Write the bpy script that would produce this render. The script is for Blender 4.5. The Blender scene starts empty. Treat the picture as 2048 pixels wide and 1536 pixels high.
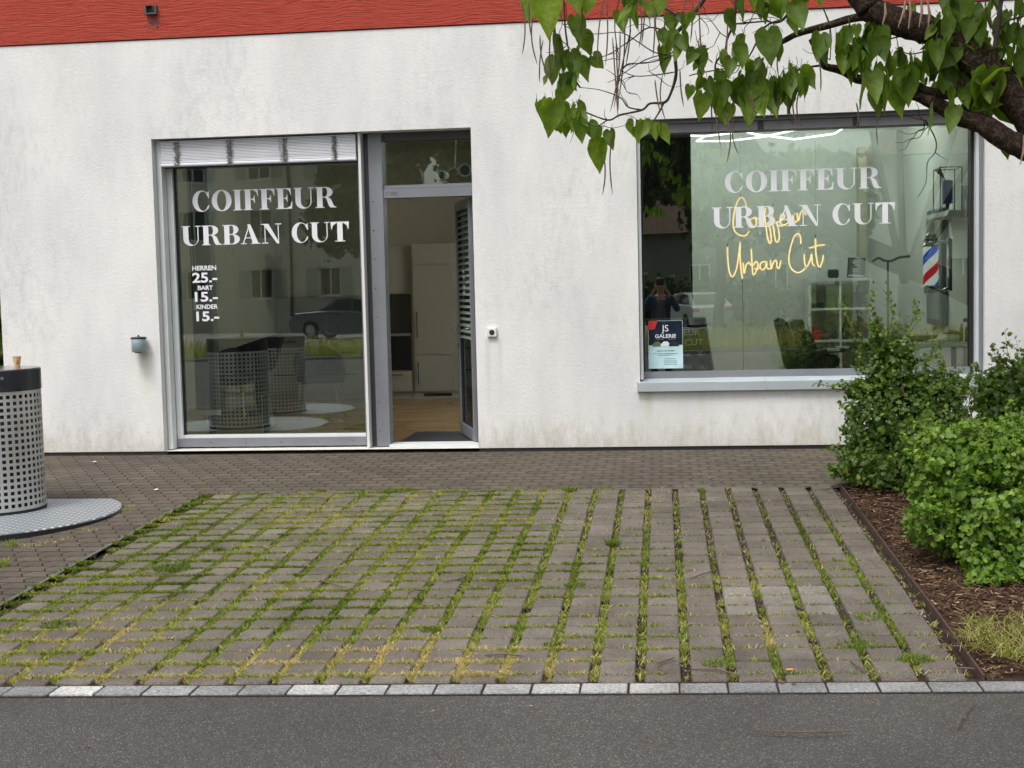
import bpy, math, random
import numpy as np
from mathutils import Vector, Matrix, Euler
SC = bpy.context.scene
COL = SC.collection
rnd = random.Random(7)
PI = math.pi
R = math.radians

# ------------------------------------------------------------------ camera
FPX, YAW, PITCH, ROLL, DIST, CAMZ = 2656.4, -.1129, -.0729, -.0236, 11.814, 1.45
_w = Vector((math.sin(YAW)*math.cos(PITCH), math.cos(YAW)*math.cos(PITCH), math.sin(PITCH)))
_r0 = Vector((math.cos(YAW), -math.sin(YAW), 0)); _u0 = _r0.cross(_w)
_r = math.cos(ROLL)*_r0 + math.sin(ROLL)*_u0
_u = -math.sin(ROLL)*_r0 + math.cos(ROLL)*_u0
CAM = Vector((0, -DIST, CAMZ))
cd = bpy.data.cameras.new('camera'); cam = bpy.data.objects.new('camera', cd); COL.objects.link(cam)
cd.sensor_width = 36; cd.lens = FPX*36/2048; cd.clip_start = 0.02; cd.clip_end = 1000
M = Matrix.Identity(4)
for i in range(3):
    M[i][0] = _r[i]; M[i][1] = _u[i]; M[i][2] = -_w[i]; M[i][3] = CAM[i]
cam.matrix_world = M
SC.camera = cam
def at(px, py, y=0.):
    """photo position -> point on the vertical plane at distance y behind the facade"""
    d = _w + _r*((px-1024)/FPX) + _u*((768-py)/FPX)
    return CAM + d*((y-CAM.y)/d.y)
def gz(y): return -.03+.03*max(y, -9.)
def atg(px, py):
    d = _w + _r*((px-1024)/FPX) + _u*((768-py)/FPX)
    t = (-.03+.03*CAM.y-CAM.z)/(d.z-.03*d.y)
    return CAM + d*t

# ------------------------------------------------------------------ world, sun, exposure
SUN_EL, SUN_AZ = R(62), R(205)          # high, behind the viewer and to the left, through cloud
w = bpy.data.worlds.new('World'); SC.world = w; w.use_nodes = True
nt = w.node_tree; bg = nt.nodes['Background']
sky = nt.nodes.new('ShaderNodeTexSky'); sky.sky_type = 'NISHITA'; sky.sun_disc = False
sky.sun_elevation = SUN_EL; sky.sun_rotation = SUN_AZ; sky.dust_density = 6; sky.air_density = 1.2; sky.ozone_density = .6
hs = nt.nodes.new('ShaderNodeHueSaturation'); hs.inputs['Saturation'].default_value = .22
nt.links.new(sky.outputs[0], hs.inputs['Color']); nt.links.new(hs.outputs[0], bg.inputs[0])
bg.inputs[1].default_value = .135
sd = bpy.data.lights.new('sun', 'SUN'); sd.energy = 1.1; sd.angle = R(16); sd.color = (1, .95, .88)
so = bpy.data.objects.new('sun', sd); COL.objects.link(so)
sdir = Vector((math.sin(SUN_AZ)*math.cos(SUN_EL), math.cos(SUN_AZ)*math.cos(SUN_EL), math.sin(SUN_EL)))
so.rotation_euler = sdir.to_track_quat('Z', 'Y').to_euler()
SC.view_settings.view_transform = 'Standard'; SC.view_settings.look = 'None'
SC.view_settings.exposure = .48; SC.view_settings.gamma = 1; SC.view_settings.use_curve_mapping = False
SC.cycles.max_bounces = 10; SC.cycles.transparent_max_bounces = 12

# ------------------------------------------------------------------ materials
def N(nt, t, **k):
    n = nt.nodes.new(t)
    for a, b in k.items():
        if a.startswith('i_'): n.inputs[a[2:].replace('_', ' ')].default_value = b
        else: setattr(n, a, b)
    return n
def ramp(nt, pts, src):
    n = nt.nodes.new('ShaderNodeValToRGB')
    e = n.color_ramp.elements
    while len(e) < len(pts): e.new(.5)
    for i, (p, c) in enumerate(pts):
        e[i].position = p; e[i].color = (c, c, c, 1) if isinstance(c, (int, float)) else (*c, 1)
    nt.links.new(src, n.inputs[0]); return n.outputs[0]
def base(name, col, rough=.6, metal=0., spec=.5):
    m = bpy.data.materials.new(name); m.use_nodes = True
    b = m.node_tree.nodes['Principled BSDF']
    b.inputs['Base Color'].default_value = (*col, 1); b.inputs['Roughness'].default_value = rough
    b.inputs['Metallic'].default_value = metal; b.inputs['Specular IOR Level'].default_value = spec
    return m, m.node_tree, b
def mat(name, col, rough=.6, metal=0., var=.12, scale=8., bump=0., bscale=60., spec=.5, emit=0., dirt=None):
    """plain material with a little noise in colour and roughness, optional bump"""
    m, nt, b = base(name, col, rough, metal, spec)
    L = nt.links.new
    tc = N(nt, 'ShaderNodeTexCoord')
    n = N(nt, 'ShaderNodeTexNoise', i_Scale=scale, i_Detail=6., i_Roughness=.6); L(tc.outputs['Object'], n.inputs['Vector'])
    lo = tuple(c*(1-var) for c in col); hi = tuple(min(1, c*(1+var)) for c in col)
    L(ramp(nt, [(.3, lo), (.7, hi)], n.outputs['Fac']), b.inputs['Base Color'])
    L(ramp(nt, [(.3, max(0, rough-.06)), (.7, min(1, rough+.08))], n.outputs['Fac']), b.inputs['Roughness'])
    if bump:
        n2 = N(nt, 'ShaderNodeTexNoise', i_Scale=bscale, i_Detail=8., i_Roughness=.65); L(tc.outputs['Object'], n2.inputs['Vector'])
        bp = N(nt, 'ShaderNodeBump', i_Strength=1., i_Distance=bump); L(n2.outputs['Fac'], bp.inputs['Height']); L(bp.outputs[0], b.inputs['Normal'])
    if emit:
        b.inputs['Emission Color'].default_value = (*col, 1); b.inputs['Emission Strength'].default_value = emit
    return m
def emis(name, col, s):
    m, nt, b = base(name, (.02, .02, .02)); b.inputs['Emission Color'].default_value = (*col, 1); b.inputs['Emission Strength'].default_value = s
    return m
def glass_mat(name, tint, refl, rough=0.):
    m = bpy.data.materials.new(name); m.use_nodes = True; nt = m.node_tree; nt.nodes.clear(); L = nt.links.new
    o = N(nt, 'ShaderNodeOutputMaterial'); t = N(nt, 'ShaderNodeBsdfTransparent'); t.inputs[0].default_value = (*tint, 1)
    g = N(nt, 'ShaderNodeBsdfGlossy'); g.inputs['Roughness'].default_value = rough; g.inputs[0].default_value = (.93, 1., .97, 1)
    f = N(nt, 'ShaderNodeLayerWeight', i_Blend=.25)
    mr = N(nt, 'ShaderNodeMapRange'); mr.inputs['To Min'].default_value = refl; mr.inputs['To Max'].default_value = 1.
    L(f.outputs['Fresnel'], mr.inputs['Value'])
    mr.inputs['From Min'].default_value = .08
    mx = N(nt, 'ShaderNodeMixShader'); L(mr.outputs[0], mx.inputs[0]); L(t.outputs[0], mx.inputs[1]); L(g.outputs[0], mx.inputs[2])
    # faint unevenness of float glass
    tc = N(nt, 'ShaderNodeTexCoord'); n = N(nt, 'ShaderNodeTexNoise', i_Scale=1.3, i_Detail=1.); L(tc.outputs['Object'], n.inputs['Vector'])
    bp = N(nt, 'ShaderNodeBump', i_Strength=1., i_Distance=.0009); L(n.outputs['Fac'], bp.inputs['Height']); L(bp.outputs[0], g.inputs['Normal'])
    L(mx.outputs[0], o.inputs[0]); return m

def plaster():
    m, nt, b = base('white_plaster', (.76, .76, .74), .9, 0, .25); L = nt.links.new
    tc = N(nt, 'ShaderNodeTexCoord'); geo = N(nt, 'ShaderNodeSeparateXYZ'); L(tc.outputs['Object'], geo.inputs[0])
    mp = N(nt, 'ShaderNodeMapping'); mp.inputs['Scale'].default_value = (1.4, 1.4, .55); L(tc.outputs['Object'], mp.inputs[0])
    n = N(nt, 'ShaderNodeTexNoise', i_Scale=1.1, i_Detail=8., i_Roughness=.62); L(mp.outputs[0], n.inputs['Vector'])
    c1 = ramp(nt, [(.34, (.66, .67, .67)), (.60, (.79, .79, .78))], n.outputs['Fac'])
    mp2 = N(nt, 'ShaderNodeMapping'); mp2.inputs['Scale'].default_value = (10, 10, 4.5); L(tc.outputs['Object'], mp2.inputs[0])
    n2 = N(nt, 'ShaderNodeTexNoise', i_Scale=1.5, i_Detail=9., i_Roughness=.7); L(mp2.outputs[0], n2.inputs['Vector'])
    s = ramp(nt, [(.46, 1.), (.74, .80)], n2.outputs['Fac'])
    n3 = N(nt, 'ShaderNodeTexNoise', i_Scale=.9, i_Detail=3.); L(tc.outputs['Object'], n3.inputs['Vector'])
    msk = ramp(nt, [(.42, 0.), (.62, 1.)], n3.outputs['Fac'])
    mx = N(nt, 'ShaderNodeMix', data_type='RGBA', blend_type='MULTIPLY'); L(msk, mx.inputs[0]); L(c1, mx.inputs[6]); L(s, mx.inputs[7])
    # splash dirt above the plinth, broken up by noise
    n4 = N(nt, 'ShaderNodeTexNoise', i_Scale=7., i_Detail=8., i_Roughness=.75); L(mp.outputs[0], n4.inputs['Vector'])
    md = N(nt, 'ShaderNodeMath', operation='MULTIPLY_ADD'); L(n4.outputs['Fac'], md.inputs[0]); md.inputs[1].default_value = -1.1; L(geo.outputs['Z'], md.inputs[2])
    dm = ramp(nt, [(0., .75), (.12, .0)], md.outputs[0])
    mr = N(nt, 'ShaderNodeMapRange'); L(md.outputs[0], mr.inputs[0]); mr.inputs[1].default_value = -.62; mr.inputs[2].default_value = -.30; mr.inputs[3].default_value = .7; mr.inputs[4].default_value = 0.
    mx2 = N(nt, 'ShaderNodeMix', data_type='RGBA', blend_type='MIX'); L(mr.outputs[0], mx2.inputs[0]); L(mx.outputs[2], mx2.inputs[6]); mx2.inputs[7].default_value = (.50, .47, .39, 1)
    # speckle
    n5 = N(nt, 'ShaderNodeTexNoise', i_Scale=55., i_Detail=4., i_Roughness=.7); L(tc.outputs['Object'], n5.inputs['Vector'])
    sp = ramp(nt, [(.28, .80), (.40, 1.)], n5.outputs['Fac'])
    mx3 = N(nt, 'ShaderNodeMix', data_type='RGBA', blend_type='MULTIPLY'); mx3.inputs[0].default_value = .7; L(mx2.outputs[2], mx3.inputs[6]); L(sp, mx3.inputs[7])
    # run-off streaks below the ashtray and the bell box
    cur = mx3.outputs[2]
    for (sx, sz, hw, ln, colr, amt) in ((-4.75, .93, .10, .55, (.60, .57, .45), .55), (-1.55, 1.0, .035, .8, (.52, .51, .47), .45), (-1.44, 1.0, .03, .7, (.52, .51, .47), .4), (-.12, .49, .06, .38, (.56, .53, .42), .7), (.35, .49, .04, .30, (.58, .56, .48), .5), (-3.2, 3.74, .25, .8, (.58, .58, .56), .45), (-1.1, 3.74, .2, .9, (.58, .58, .56), .4), (-5.4, 3.74, .3, 1.2, (.60, .60, .58), .4)):
        ax = N(nt, 'ShaderNodeMath', operation='SUBTRACT'); L(geo.outputs['X'], ax.inputs[0]); ax.inputs[1].default_value = sx
        ab = N(nt, 'ShaderNodeMath', operation='ABSOLUTE'); L(ax.outputs[0], ab.inputs[0])
        f1 = N(nt, 'ShaderNodeMapRange'); L(ab.outputs[0], f1.inputs[0]); f1.inputs[1].default_value = hw*.2; f1.inputs[2].default_value = hw; f1.inputs[3].default_value = 1; f1.inputs[4].default_value = 0
        f2 = N(nt, 'ShaderNodeMapRange'); L(geo.outputs['Z'], f2.inputs[0]); f2.inputs[1].default_value = sz-ln; f2.inputs[2].default_value = sz; f2.inputs[3].default_value = 0; f2.inputs[4].default_value = 1
        f3 = N(nt, 'ShaderNodeMath', operation='LESS_THAN'); L(geo.outputs['Z'], f3.inputs[0]); f3.inputs[1].default_value = sz
        p = N(nt, 'ShaderNodeMath', operation='MULTIPLY'); L(f1.outputs[0], p.inputs[0]); L(f2.outputs[0], p.inputs[1])
        q = N(nt, 'ShaderNodeMath', operation='MULTIPLY'); L(p.outputs[0], q.inputs[0]); L(f3.outputs[0], q.inputs[1])
        q2 = N(nt, 'ShaderNodeMath', operation='MULTIPLY'); L(q.outputs[0], q2.inputs[0]); L(n2.outputs['Fac'], q2.inputs[1])
        q3 = N(nt, 'ShaderNodeMath', operation='MULTIPLY'); L(q2.outputs[0], q3.inputs[0]); q3.inputs[1].default_value = amt*1.6
        mm = N(nt, 'ShaderNodeMix', data_type='RGBA', blend_type='MIX'); L(q3.outputs[0], mm.inputs[0]); L(cur, mm.inputs[6]); mm.inputs[7].default_value = (*colr, 1)
        cur = mm.outputs[2]
    L(cur, b.inputs['Base Color'])
    nb = N(nt, 'ShaderNodeTexNoise', i_Scale=38., i_Detail=9., i_Roughness=.72); L(tc.outputs['Object'], nb.inputs['Vector'])
    bp = N(nt, 'ShaderNodeBump', i_Strength=.8, i_Distance=.0062); L(nb.outputs['Fac'], bp.inputs['Height']); L(bp.outputs[0], b.inputs['Normal'])
    return m
def red_plaster():
    m, nt, b = base('red_plaster', (.5, .06, .04), .8, 0, .3); L = nt.links.new
    tc = N(nt, 'ShaderNodeTexCoord')
    mp = N(nt, 'ShaderNodeMapping'); mp.inputs['Scale'].default_value = (2.2, 2, 34); L(tc.outputs['Object'], mp.inputs[0])
    nd = N(nt, 'ShaderNodeTexNoise', i_Scale=1.2, i_Detail=2.); L(tc.outputs['Object'], nd.inputs['Vector'])
    ad = N(nt, 'ShaderNodeVectorMath', operation='MULTIPLY_ADD'); L(nd.outputs['Color'], ad.inputs[0]); ad.inputs[1].default_value = (0, 0, 7); L(mp.outputs[0], ad.inputs[2])
    n = N(nt, 'ShaderNodeTexNoise', i_Scale=2.2, i_Detail=8., i_Roughness=.72); L(ad.outputs[0], n.inputs['Vector'])
    L(ramp(nt, [(.34, (.36, .040, .026)), (.46, (.49, .068, .042)), (.7, (.55, .098, .064))], n.outputs['Fac']), b.inputs['Base Color'])
    bp = N(nt, 'ShaderNodeBump', i_Strength=1., i_Distance=.03); L(n.outputs['Fac'], bp.inputs['Height']); L(bp.outputs[0], b.inputs['Normal'])
    return m
def asphalt():
    m, nt, b = base('asphalt', (.07, .068, .066), .75, 0, .35); L = nt.links.new
    tc = N(nt, 'ShaderNodeTexCoord')
    v = N(nt, 'ShaderNodeTexVoronoi', i_Scale=185., feature='F1'); L(tc.outputs['Object'], v.inputs['Vector'])
    sx = N(nt, 'ShaderNodeSeparateColor'); L(v.outputs['Color'], sx.inputs[0])
    c = ramp(nt, [(0., (.048, .046, .043)), (.5, (.066, .063, .059)), (.86, (.094, .089, .083)), (.975, (.18, .17, .155))], sx.outputs[0])
    n = N(nt, 'ShaderNodeTexNoise', i_Scale=.9, i_Detail=5.); L(tc.outputs['Object'], n.inputs['Vector'])
    t = ramp(nt, [(.3, .82), (.7, 1.18)], n.outputs['Fac'])
    mx = N(nt, 'ShaderNodeMix', data_type='RGBA', blend_type='MULTIPLY'); mx.inputs[0].default_value = 1; L(c, mx.inputs[6]); L(t, mx.inputs[7])
    L(mx.outputs[2], b.inputs['Base Color'])
    d = N(nt, 'ShaderNodeMath', operation='MULTIPLY'); L(v.outputs['Distance'], d.inputs[0]); d.inputs[1].default_value = -1
    bp = N(nt, 'ShaderNodeBump', i_Strength=1., i_Distance=.006); L(d.outputs[0], bp.inputs['Height']); L(bp.outputs[0], b.inputs['Normal'])
    return m
def block_paving():
    m, nt, b = base('block_paving', (.17, .15, .13), .9, 0, .25); L = nt.links.new
    tc = N(nt, 'ShaderNodeTexCoord')
    sp = N(nt, 'ShaderNodeSeparateXYZ'); L(tc.outputs['Object'], sp.inputs[0])
    # zig-zag interlocking blocks: shift x by a small triangle wave of y
    tri = N(nt, 'ShaderNodeMath', operation='PINGPONG'); L(sp.outputs['Y'], tri.inputs[0]); tri.inputs[1].default_value = .065
    ax = N(nt, 'ShaderNodeMath', operation='MULTIPLY_ADD'); L(tri.outputs[0], ax.inputs[0]); ax.inputs[1].default_value = .55; L(sp.outputs['X'], ax.inputs[2])
    cb = N(nt, 'ShaderNodeCombineXYZ'); L(ax.outputs[0], cb.inputs[0]); L(sp.outputs['Y'], cb.inputs[1])
    br = N(nt, 'ShaderNodeTexBrick', offset=.5); L(cb.outputs[0], br.inputs['Vector'])
    br.inputs['Scale'].default_value = 1; br.inputs['Brick Width'].default_value = .155; br.inputs['Row Height'].default_value = .13
    br.inputs['Mortar Size'].default_value = .0065; br.inputs['Mortar Smooth'].default_value = .35
    br.inputs['Color1'].default_value = (.118, .100, .080, 1); br.inputs['Color2'].default_value = (.088, .076, .062, 1); br.inputs['Mortar'].default_value = (.022, .019, .014, 1)
    n = N(nt, 'ShaderNodeTexNoise', i_Scale=1.1, i_Detail=6., i_Roughness=.65); L(tc.outputs['Object'], n.inputs['Vector'])
    n2 = N(nt, 'ShaderNodeTexNoise', i_Scale=160., i_Detail=3.); L(tc.outputs['Object'], n2.inputs['Vector'])
    a = ramp(nt, [(.3, (.80, .79, .80)), (.7, (1.2, 1.19, 1.12))], n.outputs['Fac'])
    c = ramp(nt, [(.3, .72), (.7, 1.28)], n2.outputs['Fac'])
    m1 = N(nt, 'ShaderNodeMix', data_type='RGBA', blend_type='MULTIPLY'); m1.inputs[0].default_value = 1; L(br.outputs[0], m1.inputs[6]); L(a, m1.inputs[7])
    m2 = N(nt, 'ShaderNodeMix', data_type='RGBA', blend_type='MULTIPLY'); m2.inputs[0].default_value = 1; L(m1.outputs[2], m2.inputs[6]); L(c, m2.inputs[7])
    L(m2.outputs[2], b.inputs['Base Color'])
    iv = N(nt, 'ShaderNodeMath', operation='MULTIPLY_ADD'); L(br.outputs['Fac'], iv.inputs[0]); iv.inputs[1].default_value = -1; L(n2.outputs['Fac'], iv.inputs[2])
    bp = N(nt, 'ShaderNodeBump', i_Strength=1., i_Distance=.006); L(iv.outputs[0], bp.inputs['Height']); L(bp.outputs[0], b.inputs['Normal'])
    return m
def attr_mat(name, pts, rough=.6, trans=0., bump=0., bscale=200., spec=.4, tcol=None, grain=0.):
    """colour from the per-piece random attribute v"""
    m, nt, b = base(name, pts[0][1], rough, 0, spec); L = nt.links.new
    a = N(nt, 'ShaderNodeAttribute', attribute_name='v')
    c = ramp(nt, pts, a.outputs['Fac'])
    tc = N(nt, 'ShaderNodeTexCoord'); n = N(nt, 'ShaderNodeTexNoise', i_Scale=bscale, i_Detail=4., i_Roughness=.7); L(tc.outputs['Object'], n.inputs['Vector'])
    mx = N(nt, 'ShaderNodeMix', data_type='RGBA', blend_type='MULTIPLY'); mx.inputs[0].default_value = 1; L(c, mx.inputs[6])
    L(ramp(nt, [(.3, .72-grain), (.7, 1.28+grain)], n.outputs['Fac']), mx.inputs[7])
    L(mx.outputs[2], b.inputs['Base Color'])
    if grain:
        n3 = N(nt, 'ShaderNodeTexNoise', i_Scale=2.6, i_Detail=7., i_Roughness=.68); L(tc.outputs['Object'], n3.inputs['Vector'])
        m3 = N(nt, 'ShaderNodeMix', data_type='RGBA', blend_type='MULTIPLY'); m3.inputs[0].default_value = 1; L(mx.outputs[2], m3.inputs[6]); L(ramp(nt, [(.34, (.74,.73,.70)), (.5, (1.,1.,.98)), (.68, (1.30,1.29,1.27))], n3.outputs['Fac']), m3.inputs[7]); L(m3.outputs[2], b.inputs['Base Color'])
    if bump:
        bp = N(nt, 'ShaderNodeBump', i_Strength=1., i_Distance=bump); L(n.outputs['Fac'], bp.inputs['Height']); L(bp.outputs[0], b.inputs['Normal'])
    if trans:
        t = N(nt, 'ShaderNodeBsdfTranslucent'); mul = N(nt, 'ShaderNodeMix', data_type='RGBA', blend_type='MULTIPLY'); mul.inputs[0].default_value = 1
        L(mx.outputs[2], mul.inputs[6]); mul.inputs[7].default_value = (*(tcol or (1.5, 1.7, .7)), 1); L(mul.outputs[2], t.inputs[0])
        ms = N(nt, 'ShaderNodeMixShader'); ms.inputs[0].default_value = trans
        L(b.outputs[0], ms.inputs[1]); L(t.outputs[0], ms.inputs[2]); L(ms.outputs[0], nt.nodes['Material Output'].inputs[0])
    return m
def bark_mat():
    m, nt, b = base('catalpa_bark', (.06, .04, .03), .95, 0, .15); L = nt.links.new
    tc = N(nt, 'ShaderNodeTexCoord'); n = N(nt, 'ShaderNodeTexNoise', i_Scale=26., i_Detail=9., i_Roughness=.75, i_Distortion=1.2); L(tc.outputs['Object'], n.inputs['Vector'])
    L(ramp(nt, [(.35, (.018, .012, .008)), (.52, (.060, .042, .030)), (.68, (.24, .17, .12))], n.outputs['Fac']), b.inputs['Base Color'])
    bp = N(nt, 'ShaderNodeBump', i_Strength=1., i_Distance=.05); L(n.outputs['Fac'], bp.inputs['Height']); L(bp.outputs[0], b.inputs['Normal'])
    return m
def tread_mat():
    m, nt, b = base('tread_plate', (.42, .45, .47), .5, .2, .5); L = nt.links.new
    tc = N(nt, 'ShaderNodeTexCoord'); mp = N(nt, 'ShaderNodeMapping'); mp.inputs['Rotation'].default_value = (0, 0, .6); L(tc.outputs['Object'], mp.inputs[0])
    ck = N(nt, 'ShaderNodeTexVoronoi', i_Scale=17., i_Randomness=0.); L(mp.outputs[0], ck.inputs['Vector'])
    h = ramp(nt, [(.22, 1.), (.36, 0.)], ck.outputs['Distance'])
    L(ramp(nt, [(0., (.20, .23, .25)), (1., (.66, .71, .74))], h), b.inputs['Base Color'])
    bp = N(nt, 'ShaderNodeBump', i_Strength=1., i_Distance=.006); L(h, bp.inputs['Height']); L(bp.outputs[0], b.inputs['Normal'])
    return m
def parquet():
    m, nt, b = base('oak_parquet', (.42, .26, .13), .22, 0, .5); L = nt.links.new
    tc = N(nt, 'ShaderNodeTexCoord')
    br = N(nt, 'ShaderNodeTexBrick', offset=.37); L(tc.outputs['Object'], br.inputs['Vector'])
    br.inputs['Scale'].default_value = 1; br.inputs['Brick Width'].default_value = .5; br.inputs['Row Height'].default_value = .07; br.inputs['Mortar Size'].default_value = .0015
    br.inputs['Color1'].default_value = (.52, .33, .16, 1); br.inputs['Color2'].default_value = (.38, .23, .10, 1); br.inputs['Mortar'].default_value = (.12, .07, .03, 1)
    L(br.outputs[0], b.inputs['Base Color']); return m
def stripe_mat():
    m, nt, b = base('pole_stripes', (.8, .8, .8), .25); L = nt.links.new
    tc = N(nt, 'ShaderNodeTexCoord'); s = N(nt, 'ShaderNodeSeparateXYZ'); L(tc.outputs['Object'], s.inputs[0])
    an = N(nt, 'ShaderNodeMath', operation='ARCTAN2'); L(s.outputs['X'], an.inputs[0])
    ny = N(nt, 'ShaderNodeMath', operation='MULTIPLY'); L(s.outputs['Y'], ny.inputs[0]); ny.inputs[1].default_value = -1; L(ny.outputs[0], an.inputs[1])
    a2 = N(nt, 'ShaderNodeMath', operation='MULTIPLY'); L(an.outputs[0], a2.inputs[0]); a2.inputs[1].default_value = -.30/(2*PI)*1.25
    zz = N(nt, 'ShaderNodeMath', operation='ADD'); L(s.outputs['Z'], zz.inputs[0]); L(a2.outputs[0], zz.inputs[1])
    z3 = N(nt, 'ShaderNodeMath', operation='MULTIPLY_ADD'); L(zz.outputs[0], z3.inputs[0]); z3.inputs[1].default_value = 1/.36; z3.inputs[2].default_value = .26
    fr = N(nt, 'ShaderNodeMath', operation='FRACT'); L(z3.outputs[0], fr.inputs[0])
    c = ramp(nt, [(0., (.62, .02, .03)), (.235, (.82, .84, .85)), (.5, (.02, .09, .55)), (.735, (.82, .84, .85))], fr.outputs[0])
    nt.nodes[-1].color_ramp.interpolation = 'CONSTANT'
    L(c, b.inputs['Base Color']); L(c, b.inputs['Emission Color']); b.inputs['Emission Strength'].default_value = .55
    return m

MT = {}
MT['plaster'] = plaster(); MT['red'] = red_plaster(); MT['asphalt'] = asphalt(); MT['blocks'] = block_paving()
MT['paver'] = attr_mat('grid_paver', [(0, (.104, .091, .078)), (.5, (.134, .119, .103)), (.93, (.168, .152, .134)), (1., (.21, .198, .18))], .95, 0, .004, 120., .2, None, .28)
MT['granite'] = attr_mat('granite', [(0, (.19, .20, .21)), (.6, (.26, .27, .28)), (1., (.42, .43, .43))], .85, 0, .006, 70., .3, None, .25)
MT['joint_soil'] = mat('joint_soil', (.045, .033, .024), .95, 0, .5, 30, .01, 90, .1)
MT['gravel'] = attr_mat('gravel', [(0, (.045, .030, .022)), (.5, (.11, .075, .052)), (.8, (.19, .155, .125)), (1, (.34, .32, .28))], .9, 0, 0, 60., .2)
MT['soil'] = mat('bed_soil', (.060, .038, .026), .95, 0, .4, 12, .02, 60, .1)
MT['mulch'] = attr_mat('wood_chip', [(0, (.045, .026, .018)), (.5, (.11, .062, .038)), (.85, (.20, .125, .075)), (1, (.34, .25, .16))], .9, 0, 0, 60., .15)
MT['frame'] = mat('grey_aluminium', (.225, .235, .265), .42, .25, .05, 4)
MT['frame_lt'] = mat('light_aluminium', (.66, .69, .71), .45, .0, .05, 4)
MT['frame_dk'] = mat('dark_profile', (.075, .08, .088), .5, .3, .08, 6)
MT['boxgrey'] = mat('blind_box_grey', (.13,.13,.14), .5)
MT['reflgreen'] = mat('green_grey_stripes', (.19, .24, .19), .6)  # tone of the stripes reflected in the door glass
MT['sill'] = mat('window_sill_metal', (.50, .56, .60), .35, .25, .05, 5)
MT['gasket'] = mat('black_gasket', (.012, .013, .014), .6)
MT['blind'] = mat('blind_slats', (.70, .72, .78), .45, .0, .05, 5)
MT['cord'] = mat('blind_cord', (.10, .09, .08), .9)
MT['vinyl'] = mat('white_vinyl', (.80, .81, .86), .5, 0, .02)
MT['glass'] = glass_mat('window_glass', (.80, .85, .81), .15)
MT['glass2'] = glass_mat('salon_window_glass', (.70, .76, .72), .16)
MT['doorglass'] = glass_mat('door_glass', (.62, .74, .66), .16)
MT['plinth'] = mat('plinth_grey', (.10, .10, .105), .8)
MT['steel'] = mat('brushed_steel', (.66, .67, .67), .40, .8, .06, 3)
MT['cap'] = mat('anthracite_coat', (.030, .033, .042), .30, .2, .08)
MT['captop'] = mat('bin_lid_metal', (.34, .35, .36), .16, .8, .1, 2)
MT['liner'] = mat('bin_liner', (.035, .032, .026), .8)
MT['tread'] = tread_mat()
MT['paper'] = mat('paper_cup_brown', (.60, .38, .20), .8)
MT['paper_in'] = mat('cup_print', (.16, .07, .05), .8)
MT['black'] = mat('black_plastic', (.014, .015, .017), .4)
MT['blackg'] = mat('black_gloss', (.008, .008, .010), .12)
MT['leather'] = mat('black_leather', (.020, .024, .022), .38, 0, .3, 20, .004, 90)
MT['white'] = mat('white_lacquer', (.72, .73, .72), .4, 0, .03)
MT['offw'] = mat('interior_paint', (.66, .67, .64), .85, 0, .03)
MT['dim_wall'] = mat('back_room_paint', (.50, .47, .37), .85, 0, .05)
MT['cab'] = mat('taupe_cabinet', (.40, .385, .335), .5, 0, .03)
MT['cabdk'] = mat('dark_cabinet_handle', (.04, .038, .034), .7)  # dark finish of the cabinet and drawer handles
MT['worktop'] = mat('worktop', (.28, .27, .25), .4)
MT['splash'] = mat('splashback', (.17, .175, .17), .35)
MT['oak'] = parquet()
MT['mat'] = mat('door_mat', (.022, .024, .028), .95, 0, .3, 90, .003, 200)
MT['chrome'] = mat('chrome', (.75, .76, .77), .08, 1., .02)
MT['acrylic'] = glass_mat('acrylic', (.93, .95, .95), .05)
MT['acr_edge'] = mat('acrylic_edge', (.62, .66, .66), .2)
MT['led'] = emis('led_tube', (.90, 1., .96), 5.); MT['led_fill'] = emis('hidden_fill_tube', (.95, 1., .97), 42.)  # the stronger one is for unseen tubes added to light the room
MT['neon'] = emis('neon_tube', (1., .62, .27), 2.4)
MT['poledome'] = mat('lamp_glass', (.75, .78, .78), .15)
MT['stripe'] = stripe_mat()
MT['bark'] = bark_mat()
MT['twig'] = mat('dark_twig', (.035, .028, .022), .9)
MT['leaf'] = attr_mat('catalpa_leaf', [(0, (.048, .090, .010)), (.4, (.095, .165, .015)), (.75, (.155, .235, .024)), (1, (.24, .32, .035))], .5, .5, .001, 30.)
MT['pod'] = mat('seed_pod_skin', (.11, .075, .055), .8, 0, .4, 40)
MT['podlt'] = mat('dry_seed_pod', (.30, .19, .13), .8, 0, .3, 40)
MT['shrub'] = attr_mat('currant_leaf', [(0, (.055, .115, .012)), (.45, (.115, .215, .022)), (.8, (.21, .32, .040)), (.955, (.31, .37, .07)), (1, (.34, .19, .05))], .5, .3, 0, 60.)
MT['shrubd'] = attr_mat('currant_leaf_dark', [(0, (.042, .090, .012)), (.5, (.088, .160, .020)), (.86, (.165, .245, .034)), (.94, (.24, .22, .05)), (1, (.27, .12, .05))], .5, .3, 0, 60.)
MT['stem'] = mat('shrub_stem', (.16, .12, .075), .85, 0, .3, 30)
MT['weed'] = attr_mat('joint_weed', [(0, (.085, .125, .025)), (.3, (.18, .24, .045)), (.55, (.30, .34, .09)), (.78, (.44, .39, .18)), (1, (.58, .45, .28))], .8, .35, 0, 60., .15)
MT['rust'] = mat('rusty_steel', (.075, .045, .035), .85, .2, .4, 25)
MT['far_leaf'] = attr_mat('tree_leaf', [(0, (.018, .040, .010)), (.6, (.035, .075, .015)), (1, (.06, .11, .022))], .6, .25, 0, 20.)
MT['lawn'] = mat('lawn_grass', (.085, .115, .035), .95, 0, .45, 3, .03, 40, .1)
MT['opp'] = mat('beige_render', (.62, .59, .50), .9, 0, .07, 1.5, .004, 30)
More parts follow.
